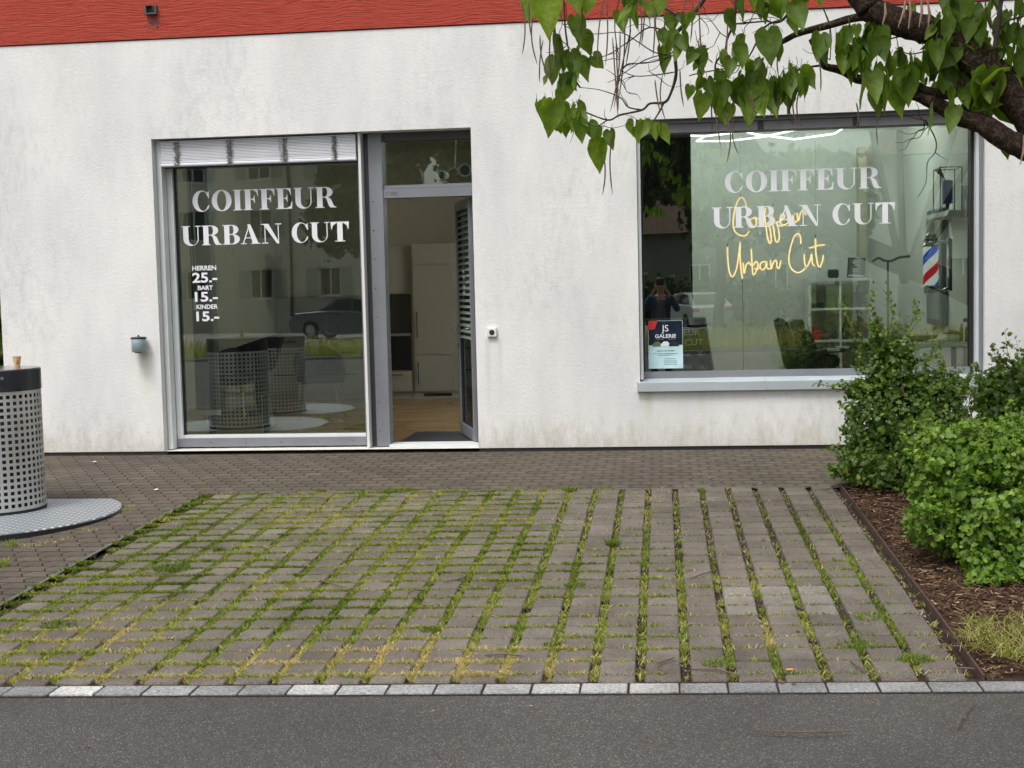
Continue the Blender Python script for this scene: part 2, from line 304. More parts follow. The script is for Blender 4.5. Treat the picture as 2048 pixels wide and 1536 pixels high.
MT['opp2'] = mat('pale_render', (.66, .67, .64), .9, 0, .05, 1.5, .004, 30)
MT['shutter'] = mat('grey_green_shutter', (.36, .42, .39), .6)
MT['pave'] = mat('concrete_pavement', (.30, .29, .28), .9, 0, .12, 3, .004, 80)
MT['roof'] = mat('brown_tiles', (.14, .075, .05), .85, 0, .3, 6, .02, 30)
MT['car_grey'] = mat('car_paint_grey', (.16, .18, .20), .22, .5, .02)
MT['car_white'] = mat('car_paint_white', (.72, .74, .76), .22, 0, .02)
MT['carglass'] = mat('car_window', (.02, .025, .03), .05, 0, .02)
MT['tyre'] = mat('tyre_rubber', (.02, .02, .02), .85)
MT['rim'] = mat('alloy_rim', (.45, .46, .47), .3, .8)
MT['lampc'] = mat('headlight', (.75, .78, .8), .08)
MT['skin'] = mat('skin', (.55, .33, .24), .55, 0, .05)
MT['hair'] = mat('dark_hair', (.03, .022, .018), .7)
MT['jacket'] = mat('blue_jacket', (.045, .08, .15), .85)
MT['tshirt'] = mat('grey_shirt', (.14, .145, .15), .9)
MT['trouser'] = mat('dark_trousers', (.05, .055, .065), .9)
MT['blue'] = mat('blue_plastic', (.015, .035, .20), .35)
MT['redp'] = mat('red_box', (.55, .03, .03), .5)
MT['purple'] = mat('purple_liquid', (.05, .02, .09), .3)
MT['navy'] = mat('poster_navy', (.010, .018, .035), .25)
MT['cyan'] = mat('poster_pale', (.50, .70, .74), .5)
MT['grey_ash'] = mat('grey_enamel', (.33, .42, .46), .4, .3, .04)
MT['curtain'] = mat('dark_panel', (.016, .02, .018), .8)
MT['mirror'] = mat('mirror_glass', (.55, .58, .57), .06, .9, .02)
MT['mframe'] = mat('dark_mirror_panel', (.12, .13, .125), .5)
MT['green_b'] = mat('striped_bottle', (.10, .16, .06), .4)
MT['butt'] = mat('cigarette_filter', (.75, .40, .10), .8)
MT['ink'] = mat('grey_ink', (.10, .11, .13), .6)

# ------------------------------------------------------------------ mesh helpers
def chain(p):
    o = Vector((0,0,0))
    while p: o += p.location; p = p.parent
    return o
class MB:
    def __init__(s): s.v = []; s.f = []; s.m = []; s.a = []
    def add(s, vs, fs, mi=0, a=None):
        n = len(s.v); s.v += [tuple(v) for v in vs]; s.f += [tuple(i+n for i in f) for f in fs]; s.m += [mi]*len(fs)
        s.a += [a if a is not None else .5]*len(vs)
    def box(s, x0, x1, y0, y1, z0, z1, mi=0, a=None, T=None):
        vs = [Vector(p) for p in ((x0,y0,z0),(x1,y0,z0),(x1,y1,z0),(x0,y1,z0),(x0,y0,z1),(x1,y0,z1),(x1,y1,z1),(x0,y1,z1))]
        if T: vs = [T @ v for v in vs]
        s.add(vs, [(0,3,2,1),(4,5,6,7),(0,1,5,4),(1,2,6,5),(2,3,7,6),(3,0,4,7)], mi, a)
    def bbox(s, x0, x1, y0, y1, z0, z1, b=.01, mi=0, a=None, T=None):
        """box with chamfered edges (chamfer all round, capped)"""
        b = min(b, (x1-x0)*.45, (y1-y0)*.45, (z1-z0)*.45)
        def ring(i, z): return [(x0+i+0,y0+i+b,z),(x0+i+b,y0+i,z),(x1-i-b,y0+i,z),(x1-i,y0+i+b,z),(x1-i,y1-i-b,z),(x1-i-b,y1-i,z),(x0+i+b,y1-i,z),(x0+i,y1-i-b,z)]
        vs = ring(b*.7, z0)+ring(0, z0+b)+ring(0, z1-b)+ring(b*.7, z1)
        fs = [tuple(range(7,-1,-1)), tuple(range(24,32))]
        for k in range(3):
            for i in range(8): j = (i+1)%8; fs.append((k*8+i, k*8+j, k*8+8+j, k*8+8+i))
        vs = [Vector(v) for v in vs]
        if T: vs = [T @ v for v in vs]
        s.add(vs, fs, mi, a)
    def lathe(s, prof, n=24, mi=0, T=None, a=None, cap=True):
        vs = []; fs = []
        for r, z in prof:
            for i in range(n): t = 2*PI*i/n; vs.append(Vector((r*math.cos(t), r*math.sin(t), z)))
        for k in range(len(prof)-1):
            for i in range(n): j = (i+1)%n; fs.append((k*n+i, k*n+j, k*n+n+j, k*n+n+i))
        if cap:
            fs.append(tuple(range(n-1,-1,-1))); fs.append(tuple((len(prof)-1)*n+i for i in range(n)))
        if T: vs = [T @ v for v in vs]
        s.add(vs, fs, mi, a)
    def tube(s, pts, rad, n=8, mi=0, a=None, closed=False):
        pts = [Vector(p) for p in pts]; m = len(pts)
        if not hasattr(rad, '__len__'): rad = [rad]*m
        vs = []; fs = []; up = Vector((.31, .17, .93)); prev = None
        for i, p in enumerate(pts):
            d = (pts[min(i+1, m-1)]-pts[max(i-1, 0)])
            if d.length < 1e-9: d = Vector((0,0,1))
            d.normalize()
            if prev is None: x = d.cross(up); x = x if x.length > .1 else d.cross(Vector((1,0,0)))
            else: x = prev - d*prev.dot(d)
            x.normalize(); prev = x; y = d.cross(x)
            for k in range(n): t = 2*PI*k/n; vs.append(p+(x*math.cos(t)+y*math.sin(t))*rad[i])
        for i in range(m-1):
            for k in range(n): j = (k+1)%n; fs.append((i*n+k, i*n+j, i*n+n+j, i*n+n+k))
        fs.append(tuple(range(n-1,-1,-1))); fs.append(tuple((m-1)*n+k for k in range(n)))
        s.add(vs, fs, mi, a)
    def poly(s, pts, y, mi=0, T=None):
        vs = [Vector((p[0], y, p[1])) for p in pts]
        if T: vs = [T @ v for v in vs]
        s.add(vs, [tuple(range(len(pts)))], mi)
    def build(s, name, mats, parent=None, smooth=False, loc=None, world=True):
        me = bpy.data.meshes.new(name)
        if not isinstance(mats, (list, tuple)): mats = [mats]
        off = chain(parent) if world else Vector((0,0,0))
        me.from_pydata([(v[0]-off.x, v[1]-off.y, v[2]-off.z) for v in s.v], [], s.f)
        for m in mats: me.materials.append(m)
        if any(s.m): me.polygons.foreach_set('material_index', s.m)
        if smooth: me.polygons.foreach_set('use_smooth', [True]*len(me.polygons))
        at_ = me.attributes.new('v', 'FLOAT', 'POINT'); at_.data.foreach_set('value', s.a)
        me.update()
        o = bpy.data.objects.new(name, me); COL.objects.link(o)
        if loc is not None: o.location = loc
        if parent: o.parent = parent
        return o
def np_mesh(name, V, F, vals, mat_, parent=None, midx=None, mats=None):
    """V (n,3), F (m,k) with constant k"""
    me = bpy.data.meshes.new(name); k = F.shape[1]
    V = V-np.array(chain(parent))[None]
    me.vertices.add(len(V)); me.vertices.foreach_set('co', V.astype(np.float32).ravel())
    me.loops.add(F.size); me.loops.foreach_set('vertex_index', F.astype(np.int32).ravel())
    me.polygons.add(len(F)); me.polygons.foreach_set('loop_start', np.arange(0, F.size, k, dtype=np.int32))
    me.polygons.foreach_set('loop_total', np.full(len(F), k, dtype=np.int32))
    me.materials.append(mat_)
    a = me.attributes.new('v', 'FLOAT', 'POINT'); a.data.foreach_set('value', vals.astype(np.float32))
    me.update(calc_edges=True); me.validate()
    o = bpy.data.objects.new(name, me); COL.objects.link(o)
    if parent: o.parent = parent
    return o
def tag(o, label, cat, group=None, kind=None):
    o['label'] = label; o['category'] = cat
    if group: o['group'] = group
    if kind: o['kind'] = kind
    return o
def thing(name, label, cat, loc=(0,0,0), group=None, rz=0):
    o = bpy.data.objects.new(name, None); COL.objects.link(o); o.location = loc; o.rotation_euler = (0,0,rz); o.empty_display_size = .1
    return tag(o, label, cat, group)
def struct(o, kind='structure', label=None):
    o['kind'] = kind
    if label: o['label'] = label
    return o
def copy_tree(o, parent=None):
    c = o.copy(); COL.objects.link(c); c.parent = parent
    for ch in [x for x in bpy.data.objects if x.parent == o]: copy_tree(ch, c)
    return c
def text(s, size, mat_, T, parent=None, bold=0., align='LEFT', name='lettering', sx=1.):
    cu = bpy.data.curves.new('t', 'FONT'); cu.body = s; cu.size = size; cu.offset = bold; cu.align_x = align; cu.extrude = 0; cu.resolution_u = 4
    t = bpy.data.objects.new('t', cu); COL.objects.link(t)
    dg = bpy.context.evaluated_depsgraph_get(); me = bpy.data.meshes.new_from_object(t.evaluated_get(dg))
    bpy.data.objects.remove(t); me.materials.clear(); me.materials.append(mat_)
    for v in me.vertices:
        c = v.co; v.co = T @ Vector((c.x*sx, 0, c.y)) - chain(parent)
    o = bpy.data.objects.new(name, me); COL.objects.link(o)
    if parent: o.parent = parent
    return o
def joinmesh(name, objs, parent=None):
    vs = []; fs = []; mats = []; mi = []
    for o in objs:
        n = len(vs); me = o.data; mm = me.materials[0]
        if mm not in mats: mats.append(mm)
        vs += [tuple(v.co-chain(parent)) for v in me.vertices]
        for p in me.polygons: fs.append(tuple(i+n for i in p.vertices)); mi.append(mats.index(mm))
        bpy.data.objects.remove(o)
    me = bpy.data.meshes.new(name); me.from_pydata(vs, [], fs)
    for m in mats: me.materials.append(m)
    me.polygons.foreach_set('material_index', mi); me.update()
    o = bpy.data.objects.new(name, me); COL.objects.link(o)
    if parent: o.parent = parent
    return o
def spline(pts, sub=6):
    pts = [Vector(p) for p in pts]; out = []
    for i in range(len(pts)-1):
        p0 = pts[max(i-1,0)]; p1 = pts[i]; p2 = pts[i+1]; p3 = pts[min(i+2, len(pts)-1)]
        for k in range(sub):
            t = k/sub
            out.append(.5*((2*p1)+(p2-p0)*t+(2*p0-5*p1+4*p2-p3)*t*t+(3*p1-p0-3*p2+p3)*t**3))
    out.append(pts[-1]); return out
TL = Matrix.Translation
# ------------------------------------------------------------------ ground, road, kerb, paving
SK = .047
def quad_strip(name, quads, m, kind='structure'):
    b = MB()
    for q in quads: b.add(q, [tuple(range(len(q)))])
    return struct(b.build(name, m), kind)
def P3(x, y, dz=0): return (x, y, gz(y)+dz)
quad_strip('ground', [[(-400,-14,-.46),(400,-14,-.46),(400,-400,-.46),(-400,-400,-.46)], [(-400,-14,-.46),(-400,400,-.46),(400,400,-.46),(400,-14,-.46)]], MT['lawn'])
quad_strip('grass_verge', [[(-60,-24.5,-.26),(60,-24.5,-.26),(60,-21.15,-.26),(-60,-21.15,-.26)]], MT['lawn'])
quad_strip('forecourt_opposite', [[(-60,-44.,-.30),(2.5,-44.,-.30),(2.5,-24.6,-.30),(-60,-24.6,-.30)]], MT['pave'])
fkb = MB(); fkb.box(-60,60,-21.15,-21.0,-.4,-.22); fkb.box(-60,60,-24.62,-24.5,-.4,-.22); struct(fkb.build('far_kerb', MT['pave']))
TOPY = lambda x: -1.915+SK*x
KY = lambda x: -6.335+SK*x            # rear edge of the kerb stones
KF = lambda x: KY(x)-.125
road = MB()
xs = [-40, -12, 0, 12, 40]
for i in range(len(xs)-1):
    a, c = xs[i], xs[i+1]
    ya, yc = KF(max(-12,min(12,a)))+.01, KF(max(-12,min(12,c)))+.01
    road.add([P3(a,-9), P3(c,-9), P3(c,yc), P3(a,ya)], [(0,1,2,3)])
    road.add([(a,-21,-.30),(c,-21,-.30),P3(c,-9),P3(a,-9)], [(0,1,2,3)])
struct(road.build('road', MT['asphalt']))
fc = MB()
XL, XR = -3.525, 1.29
fc.add([P3(-14,TOPY(-14)-.6), P3(XL,TOPY(XL)-.0), P3(XL,.45), P3(-14,.45)], [(0,1,2,3)])
fc.add([P3(XL,TOPY(XL)), P3(XR,TOPY(XR)), P3(9,TOPY(9)), P3(9,.45), P3(XL,.45)], [(0,1,2,3,4)])
fc.add([P3(-14,KY(-12)), P3(XL,KY(XL)), P3(XL,TOPY(XL)), P3(-14,TOPY(-14)-.6)], [(0,1,2,3)])
struct(fc.build('block_paving', MT['blocks']))
# kerb stones, one row of granite setts flush with the road, on a mortar bed
kb = MB()
x = -12.
kr = random.Random(3)
while x < 12:
    wd = .2+kr.uniform(-.006, .006); y0 = KF(x); T = Matrix(((1,0,0,0),(SK,1,0,-SK*x),(0,.0,1,0),(0,0,0,1)))
    kb.bbox(x, x+wd-.003-kr.random()*.004, y0+.004, y0+.121, gz(y0)-.08, gz(y0)+.009+kr.uniform(-.0015,.0015), .0035, 0, kr.random()**1.5, T); x += wd+.004
struct(kb.build('kerb', MT['granite']))
quad_strip('kerb_mortar', [[P3(-12,KF(-12)-.012,-.004+.006), P3(12,KF(12)-.012,.002), P3(12,KY(12)+.03,.002), P3(-12,KY(-12)+.03,.002)]], MT['joint_soil'])
# parking bay of concrete grid pavers
by = MB(); br_ = random.Random(5)
GX0, PX, PY = -.112, .195, .1800
for k in range(-17, 7):
    for j in range(25):
        xc = GX0+PX*(k+.5); hw = .0762+br_.uniform(-.0025,.0025)
        yt = TOPY(xc)-.012-PY*j; yb = yt-(PY-.0150)
        if j == 24: yb = yt-.078
        z = gz((yt+yb)/2)+br_.uniform(-.003,.003)
        a_, b_ = br_.uniform(-.012,.012), .03+br_.uniform(-.014,.014)
        T = Matrix(((1,0,0,0),(SK,1,0,-SK*xc),(a_,b_,1,-b_*(yt+yb)/2-a_*xc),(0,0,0,1)))
        lt = .28+.42*br_.random()
        if abs(xc-.62) < .26 and abs(yt+4.95) < .22: lt = .97
        by.bbox(xc-hw, xc+hw, yb, yt, z-.06, z+.012, .007, 0, lt, T)
struct(by.build('parking_bay', MT['paver']))
quad_strip('bay_joint_bed', [[P3(XL,KY(XL),-.022), P3(XR,KY(XR),-.022), P3(XR,TOPY(XR),-.022), P3(XL,TOPY(XL),-.022)]], MT['joint_soil'])
# thin concrete edging round the bay
eb = MB()
eb.add([P3(XL-.012,KY(XL),.010),P3(XL+.010,KY(XL),.010),P3(XL+.010,TOPY(XL),.010),P3(XL-.012,TOPY(XL),.010)], [(0,1,2,3)])
eb.add([P3(XL-.012,TOPY(XL)-.004,.012),P3(XR,TOPY(XR)-.004,.012),P3(XR,TOPY(XR)+.016,.012),P3(XL-.012,TOPY(XL)+.016,.012)], [(0,1,2,3)])
struct(eb.build('bay_edging', MT['plinth']))
# planting bed
sb = MB(); nx, ny = 24, 30; sr = random.Random(9); idx = {}
for j in range(ny+1):
    for i in range(nx+1):
        xx = 1.325+(9-1.325)*(i/nx)**1.6; yy = KY(xx)+.02+(TOPY(xx)-KY(xx)-.02)*j/ny
        sb.v.append((xx, yy, gz(yy)-.005+(.05*min(1,(xx-1.325)*2))+sr.uniform(-.012,.012))); sb.a.append(.5)
for j in range(ny):
    for i in range(nx):
        a = j*(nx+1)+i; sb.f.append((a,a+1,a+nx+2,a+nx+1)); sb.m.append(0)
struct(sb.build('planting_bed_soil', MT['soil'], smooth=True))
eg = MB(); pr = None
T = [(1.300,KY(1.3)+.02),(1.305,-5.2),(1.298,-4.0),(1.300,-2.8),(1.300,TOPY(1.3)+.0),(9,TOPY(9)+.02)]
for (xa,ya),(xb,yb) in zip(T[:-1],T[1:]):
    d = Vector((xb-xa,yb-ya,0)).normalized(); n = Vector((-d.y,d.x,0))*.005
    vs = []
    for (px_,py_) in ((xa,ya),(xb,yb)):
        for sgn in (-1,1):
            for dz in (-.05,.026): vs.append((px_+n.x*sgn, py_+n.y*sgn, gz(py_)+dz))
    eg.add(vs, [(0,1,5,4),(2,6,7,3),(1,3,7,5),(0,2,3,1),(4,5,7,6)])
tag(eg.build('edging_strip', MT['rust']), 'thin rusty steel edging strip between parking bay and mulch bed', 'edging')
# bark mulch
nr = np.random.default_rng(4)
def chips(n, xr, yr, L=(.02,.075)):
    x = nr.uniform(*xr, n); y = nr.uniform(*yr, n); keep = (x > 1.33) & (y > -6.335+SK*x+.03); x = x[keep]; y = y[keep]; n = len(x)
    z = -.03+.03*y+.05*np.minimum(1, (x-1.325)*2)+nr.uniform(.0,.018, n)
    a = nr.uniform(0, 2*PI, n); l = nr.uniform(L[0],L[1],n)*nr.uniform(.4,1,n); wd = nr.uniform(.003,.011,n); tilt = nr.normal(0,.18,n); rl = nr.normal(0,.4,n)
    d = np.stack([np.cos(a)*np.cos(tilt), np.sin(a)*np.cos(tilt), np.sin(tilt)],1); s_ = np.stack([-np.sin(a)*np.cos(rl), np.cos(a)*np.cos(rl), np.sin(rl)],1)
    c = np.stack([x,y,z],1)
    V = np.stack([c-d*l[:,None]/2-s_*wd[:,None]/2, c+d*l[:,None]/2-s_*wd[:,None]/2*.6, c+d*l[:,None]/2+s_*wd[:,None]/2*.6, c-d*l[:,None]/2+s_*wd[:,None]/2],1).reshape(-1,3)
    return V, np.arange(4*n).reshape(n,4), np.repeat(nr.random(n),4)
V, F, A = chips(26000, (1.33, 3.6), (-6.3, -1.9))
struct(np_mesh('bark_mulch', V, F, A, MT['mulch']), 'stuff', 'brown bark chips covering the planting bed')

# weeds and moss in the joints of the bay
def vnoise(x, y, seed):
    g = np.random.default_rng(seed).random((64,64))
    xi = np.floor(x).astype(int); yi = np.floor(y).astype(int); fx = x-xi; fy = y-yi; fx = fx*fx*(3-2*fx); fy = fy*fy*(3-2*fy)
    q = lambda a, b: g[a % 64, b % 64]
    return (q(xi,yi)*(1-fx)+q(xi+1,yi)*fx)*(1-fy)+(q(xi,yi+1)*(1-fx)+q(xi+1,yi+1)*fx)*fy
def blades(x, y, z, h, dens_dry, lean=.9, wid=.0022):
    n = len(x); a = nr.uniform(0,2*PI,n); le = nr.uniform(0,lean,n)*h
    tip = np.stack([x+np.cos(a)*le, y+np.sin(a)*le, z+h],1); b = nr.uniform(0,2*PI,n); ww = wid*nr.uniform(.6,1.6,n)
    s_ = np.stack([np.cos(b)*ww, np.sin(b)*ww, np.zeros(n)],1); c = np.stack([x,y,z],1); mid = c*.45+tip*.55; mid[:,2] += h*.18
    V = np.stack([c-s_, c+s_, mid+s_*.8, tip, mid-s_*.8],1).reshape(-1,3)
    F = np.arange(5*n).reshape(n,5); return V, F, np.repeat(dens_dry,5)
XX=[];YY=[];HH=[];KK=[];ZZ=[]
def seed_line(n, fx, fy, wide):
    t = nr.random(n); x, y = fx(t), fy(t)
    # greener to the left and the middle, sparse on the right and rear right, straw towards the kerb
    g = 1.0-np.clip((x-(-1.1))/1.3, 0, 1)*.66; g = g*np.where(x > -.7, np.clip(.22+(-y-2.8)*.35, .2, 1), 1)
    g = g*(.25+1.3*vnoise(x*2.1+11, y*2.1+5, 2))*np.clip(-.55+2.5*vnoise(x*15+1, y*15+3, 3)+.5*np.clip(-x-.4,0,1), 0, 1.3)
    if wide: g = g*np.where(x > -.2, .75, 1.2)
    else: g = g*np.where(y < -4.9, .62, 1.)*np.where(x > 0., .55, 1.)
    keep = nr.random(n) < g
    x, y = x[keep], y[keep]; m = len(x)
    dry = .02+.55*vnoise(x*2.3+20, y*2.3+9, 5)+.36*vnoise(x*11, y*11, 6)+np.clip((-5.0-y)/1.4, 0, 1)*.30-.04+nr.normal(0,.19,m)
    h = nr.uniform(.002,.016,m)*(.5+.9*vnoise(x*5+2,y*5+7,8))
    XX.append(x+nr.normal(0,.010 if wide else .009,m)); YY.append(y+nr.normal(0,.008 if wide else .0065,m)); HH.append(h+(0 if wide else .004)); ZZ.append(np.full(m, -.010 if wide else -.002)); KK.append(np.clip(dry,0,1))
for k in range(-16, 7):
    xg = GX0+PX*k
    seed_line(6800, lambda t: xg+nr.uniform(-.016,.016,len(t)), lambda t: (TOPY(xg)-4.36*t), True)
for j in range(25):
    seed_line(6000, lambda t: XL+4.8*t, lambda t: -1.915+SK*(XL+4.8*t)-.0065-PY*j, False)
seed_line(420, lambda t: np.full(len(t), XL), lambda t: TOPY(XL)-4.36*t, True)
x = np.concatenate(XX); y = np.concatenate(YY); h = np.concatenate(HH); kk = np.concatenate(KK)
V, F, A = blades(x, y, -.03+.03*y+np.concatenate(ZZ), h+.012, kk, 1.6, .0030)
struct(np_mesh('joint_weeds', V, F, A, MT['weed']), 'stuff', 'low grass, moss and dry stalks growing in the joints of the parking bay')
n = 15000; kx = nr.integers(-17, 8, n); x = GX0+PX*kx+nr.uniform(-.019,.019,n); y = -1.915+SK*x-4.36*nr.random(n)
sz = nr.uniform(.0025,.007,n); V0 = np.array([(1,0,0),(0,1,0),(-1,0,0),(0,-1,0),(0,0,1.)]); rj = nr.uniform(.6,1.3,(n,5,3))
V = np.stack([x,y,-.03+.03*y-.016],1)[:,None,:]+V0[None]*rj*sz[:,None,None]; F = (np.arange(n)*5)[:,None,None]+np.array([(0,1,4),(1,2,4),(2,3,4),(3,0,4)])[None]
struct(np_mesh('joint_gravel', V.reshape(-1,3), F.reshape(-1,3), np.repeat(nr.random(n),5), MT['gravel']), 'stuff', 'small brown and grey gravel in the open joints of the bay')
# taller tufts: in the bay, along the platform edge and at the bed corner
tx=[];ty=[];th=[];tk=[]
def tuft(cx, cy, r, n, hh, dry, zoff=0.):
    a = nr.uniform(0,2*PI,n); q = r*np.sqrt(nr.random(n)); tx.append(cx+np.cos(a)*q); ty.append(cy+np.sin(a)*q*.8); th.append(nr.uniform(.4,1,n)*hh); tk.append(np.clip(nr.normal(dry,.13,n),0,1))
for (px_,py_,r_,n_,hh,dr) in ((1140,985,.05,220,.05,.3),(800,985,.14,500,.03,.2),(1225,1095,.035,180,.06,.22),(440,1105,.05,120,.04,.1),(345,1143,.11,350,.045,.12),(270,1170,.12,260,.02,.2),
      (120,1255,.10,350,.03,.15),(130,1310,.12,300,.025,.2),(860,1265,.05,150,.03,.15),(1150,1175,.06,220,.03,.2),(1430,1335,.05,160,.035,.3),(1740,1240,.08,220,.03,.3),
      (1720,1295,.09,240,.03,.25),(1830,1325,.07,220,.035,.25),(1650,1190,.05,120,.02,.15),(1110,1295,.05,120,.03,.2),(1580,1350,.05,130,.02,.15),(1405,985,.03,90,.03,.3),(640,985,.05,150,.03,.2),(720,985,.05,150,.03,.2)):
    p = atg(px_,py_); tuft(p.x,p.y,r_,n_,hh,dr)
x = np.concatenate(tx); y = np.concatenate(ty); V, F, A = blades(x, y, -.03+.03*y, np.concatenate(th), np.concatenate(tk), 1.3, .0028)
struct(np_mesh('weed_tufts', V, F, A, MT['weed']), 'stuff', 'taller green weed tufts standing in the bay joints')
tx=[];ty=[];th=[];tk=[]
for (px_,py_,r_,n_,hh,dr) in ((25,1092,.03,30,.05,.45),(95,1085,.06,40,.012,.8),(180,1060,.06,30,.012,.8),(250,1020,.03,50,.012,.6),(262,1012,.04,40,.012,.7),(2,1132,.05,120,.05,.5),(130,1078,.06,30,.012,.85),(60,1092,.08,50,.012,.9)):
    p = atg(px_,py_); tuft(p.x,p.y,r_,n_,hh,dr)
for i in range(60):
    a = R(-110+i*2.2); tuft(-4.94+.99*math.cos(a), -2.80+.99*math.sin(a), .015, 6, .010, .7)
x = np.concatenate(tx); y = np.concatenate(ty); V, F, A = blades(x, y, -.03+.03*y, np.concatenate(th), np.concatenate(tk), 1.3, .0028)
struct(np_mesh('platform_weeds', V, F, A, MT['weed']), 'stuff', 'yellowing moss and weeds along the round steel platform')
tx=[];ty=[];th=[];tk=[]
for i in range(60):
    p = atg(1925+rnd.random()**.7*160, 1255+rnd.random()*85); tuft(p.x,p.y,.06,11,.07,.66)
x = np.concatenate(tx); y = np.concatenate(ty); V, F, A = blades(x, y, -.03+.03*y+.04, np.concatenate(th), np.concatenate(tk), 2.6, .0016)
struct(np_mesh('bed_grass', V, F, A, MT['weed']), 'stuff', 'pale dry grass tuft at the front corner of the mulch bed')

# ------------------------------------------------------------------ the salon building
WL, WR, WT = -6.125, 9.0, 3.76
O1 = (-4.60, -1.655, 0.0, 2.872)      # window + door opening
O2 = (-.195, 2.765, .50, 2.882)       # salon window opening
B = thing('salon_building', 'white rendered shop building with red upper facade and two glazed openings', 'building')
def wall_panel(holes, x0, x1, z0, z1, yf, yb, m, name, parent):
    b = MB(); X = sorted({x0,x1}|{h[0] for h in holes}|{h[1] for h in holes}); Z = sorted({z0,z1}|{h[2] for h in holes if h[2] > z0}|{h[3] for h in holes})
    for i in range(len(X)-1):
        for j in range(len(Z)-1):
            cx, cz = (X[i]+X[i+1])/2, (Z[j]+Z[j+1])/2
            if any(h[0] < cx < h[1] and h[2] < cz < h[3] for h in holes): continue
            b.add([(X[i],yf,Z[j]),(X[i+1],yf,Z[j]),(X[i+1],yf,Z[j+1]),(X[i],yf,Z[j+1])], [(0,1,2,3)])
            b.add([(X[i],yb,Z[j]),(X[i],yb,Z[j+1]),(X[i+1],yb,Z[j+1]),(X[i+1],yb,Z[j])], [(0,1,2,3)])
    def rim(a0,a1,c0,c1,bottom=True):
        b.add([(a0,yf,c0),(a0,yf,c1),(a0,yb,c1),(a0,yb,c0)], [(0,1,2,3)]); b.add([(a1,yf,c0),(a1,yb,c0),(a1,yb,c1),(a1,yf,c1)], [(0,1,2,3)])
        b.add([(a0,yf,c1),(a1,yf,c1),(a1,yb,c1),(a0,yb,c1)], [(0,1,2,3)])
        if bottom: b.add([(a0,yf,c0),(a0,yb,c0),(a1,yb,c0),(a1,yf,c0)], [(0,1,2,3)])
    for h in holes: rim(*h, bottom=h[2] > z0)
    rim(x0,x1,z0,z1)
    return b.build(name, m, parent)
# bottom edge of the render sits just above the paving
wall = wall_panel([(O1[0],O1[1],.005,O1[3]),(O2[0],O2[1],O2[2],O2[3])], WL, WR, .005, WT, 0, .32, MT['plaster'], 'wall', B)
b = MB(); b.box(WL, WR, -.012, .32, WT+.012, 7.5); ub = b.build('upper_wall', MT['red'], B)
b = MB(); b.box(WL+.03, O1[0]+.015, .03, .3, -.12, .004); b.box(O1[1]-.0, WR-.02, .03, .3, -.12, .004); b.box(WL+.01, WR-.01, .012, .3, WT+.001, WT+.011)
b.build('plinth', MT['plinth'], B)
b = MB()
b.box(WL, WL+.28, .322, 6.4, -.12, 7.5); b.build('side_wall', MT['plaster'], B)
# scupper in the red facade
b = MB(); p = at(305, 20); X0, Z0 = p.x, p.z
for (a0,a1,c0,c1) in ((-.052,-.042,-.035,.035),(.042,.052,-.035,.035),(-.052,.052,-.045,-.035)): b.box(X0+a0, X0+a1, -.055, -.011, Z0+c0, Z0+c1, 0)
b.box(X0-.041, X0+.041, -.016, -.0125, Z0-.034, Z0+.036, 1); b.box(X0-.04, X0-.0, -.05, -.013, Z0+.030, Z0+.036, 0)
b.build('drain_spout', [MT['plinth'], MT['gasket']], B); b = MB()
for i in range(26): b.box(*(lambda cx,cz,s_: (cx-s_,cx+s_,-.0145-rnd.random()*.002,-.0125,cz-s_*.6,cz+s_*.6))(X0+rnd.gauss(0,.04), Z0-.08-abs(rnd.gauss(0,.045)), rnd.uniform(.002,.012)))
b.build('soot_stain', [MT['plinth']], B)
# interior shell ----------------------------------------------------
PXW = -1.30   # partition between back-wash room and salon
b = MB()
b.box(WL+.28, WR, 6.0, 6.2, -.1, 3.42, 0); b.box(-5.4, -5.25, .322, 6.0, .02, 3.42, 0)
b.build('interior_wall', MT['dim_wall'], B)
b = MB(); b.box(PXW, PXW+.10, 4.63, 5.99, .02, 3.42); b.box(PXW+.10, 3.05, 4.62, 4.72, .02, 3.42); b.box(2.90, 3.05, .322, 4.61, .02, 3.42)
b.build('partition_wall', MT['offw'], B)
b = MB(); b.box(WL+.28, WR, .322, 6.2, 3.42, 3.5); b.build('ceiling', MT['offw'], B)
b = MB(); b.box(WL+.28, WR, .345, 6.2, -.08, .015); b.build('floor', MT['oak'], B)
# blind box above opening 1, stacked venetian blind ------------------
b = MB(); b.box(O1[0], -2.70, .16, .24, 2.62, 2.871, 0); b.build('blind_box', MT['gasket'], B)
bl = MB(); zt, zb = 2.845, 2.655
n = 15
for i in range(n):
    z = zb+(zt-zb)*i/(n-1)*(1) ; q = rnd.uniform(-.0015,.0015)
    bl.box(-4.535+q*.4, -2.715+q*.3, .055+q, .13+q, z, z+(.0095 if i else .012), 0)
    if i < n-1: bl.box(-4.53, -2.72, .070, .125, z+.0098, z+(zt-zb)/(n-1)-.0006, 1)
blind = bl.build('venetian_blind', [MT['blind'], MT['frame_dk']], B)
b = MB(); b.bbox(-4.54, -2.712, .05, .135, 2.625, 2.651, .006); b.build('bottom_rail', MT['blind'], blind)
for px_ in (357, 462, 568, 671):
    b = MB(); X0 = at(px_, 300, .05).x
    for s_ in range(5):
        pts = []; xx = X0+rnd.uniform(-.03,.03)
        for i in range(30):
            pts.append((xx+rnd.uniform(-.026,.026), .046-rnd.random()*.008, 2.63+i*.0073))
        b.tube(pts, .0016, 4)
    b.tube([(X0,.04,2.63),(X0,.045,2.86)], .0022, 5)
    b.build('ladder_cord', MT['cord'], blind)
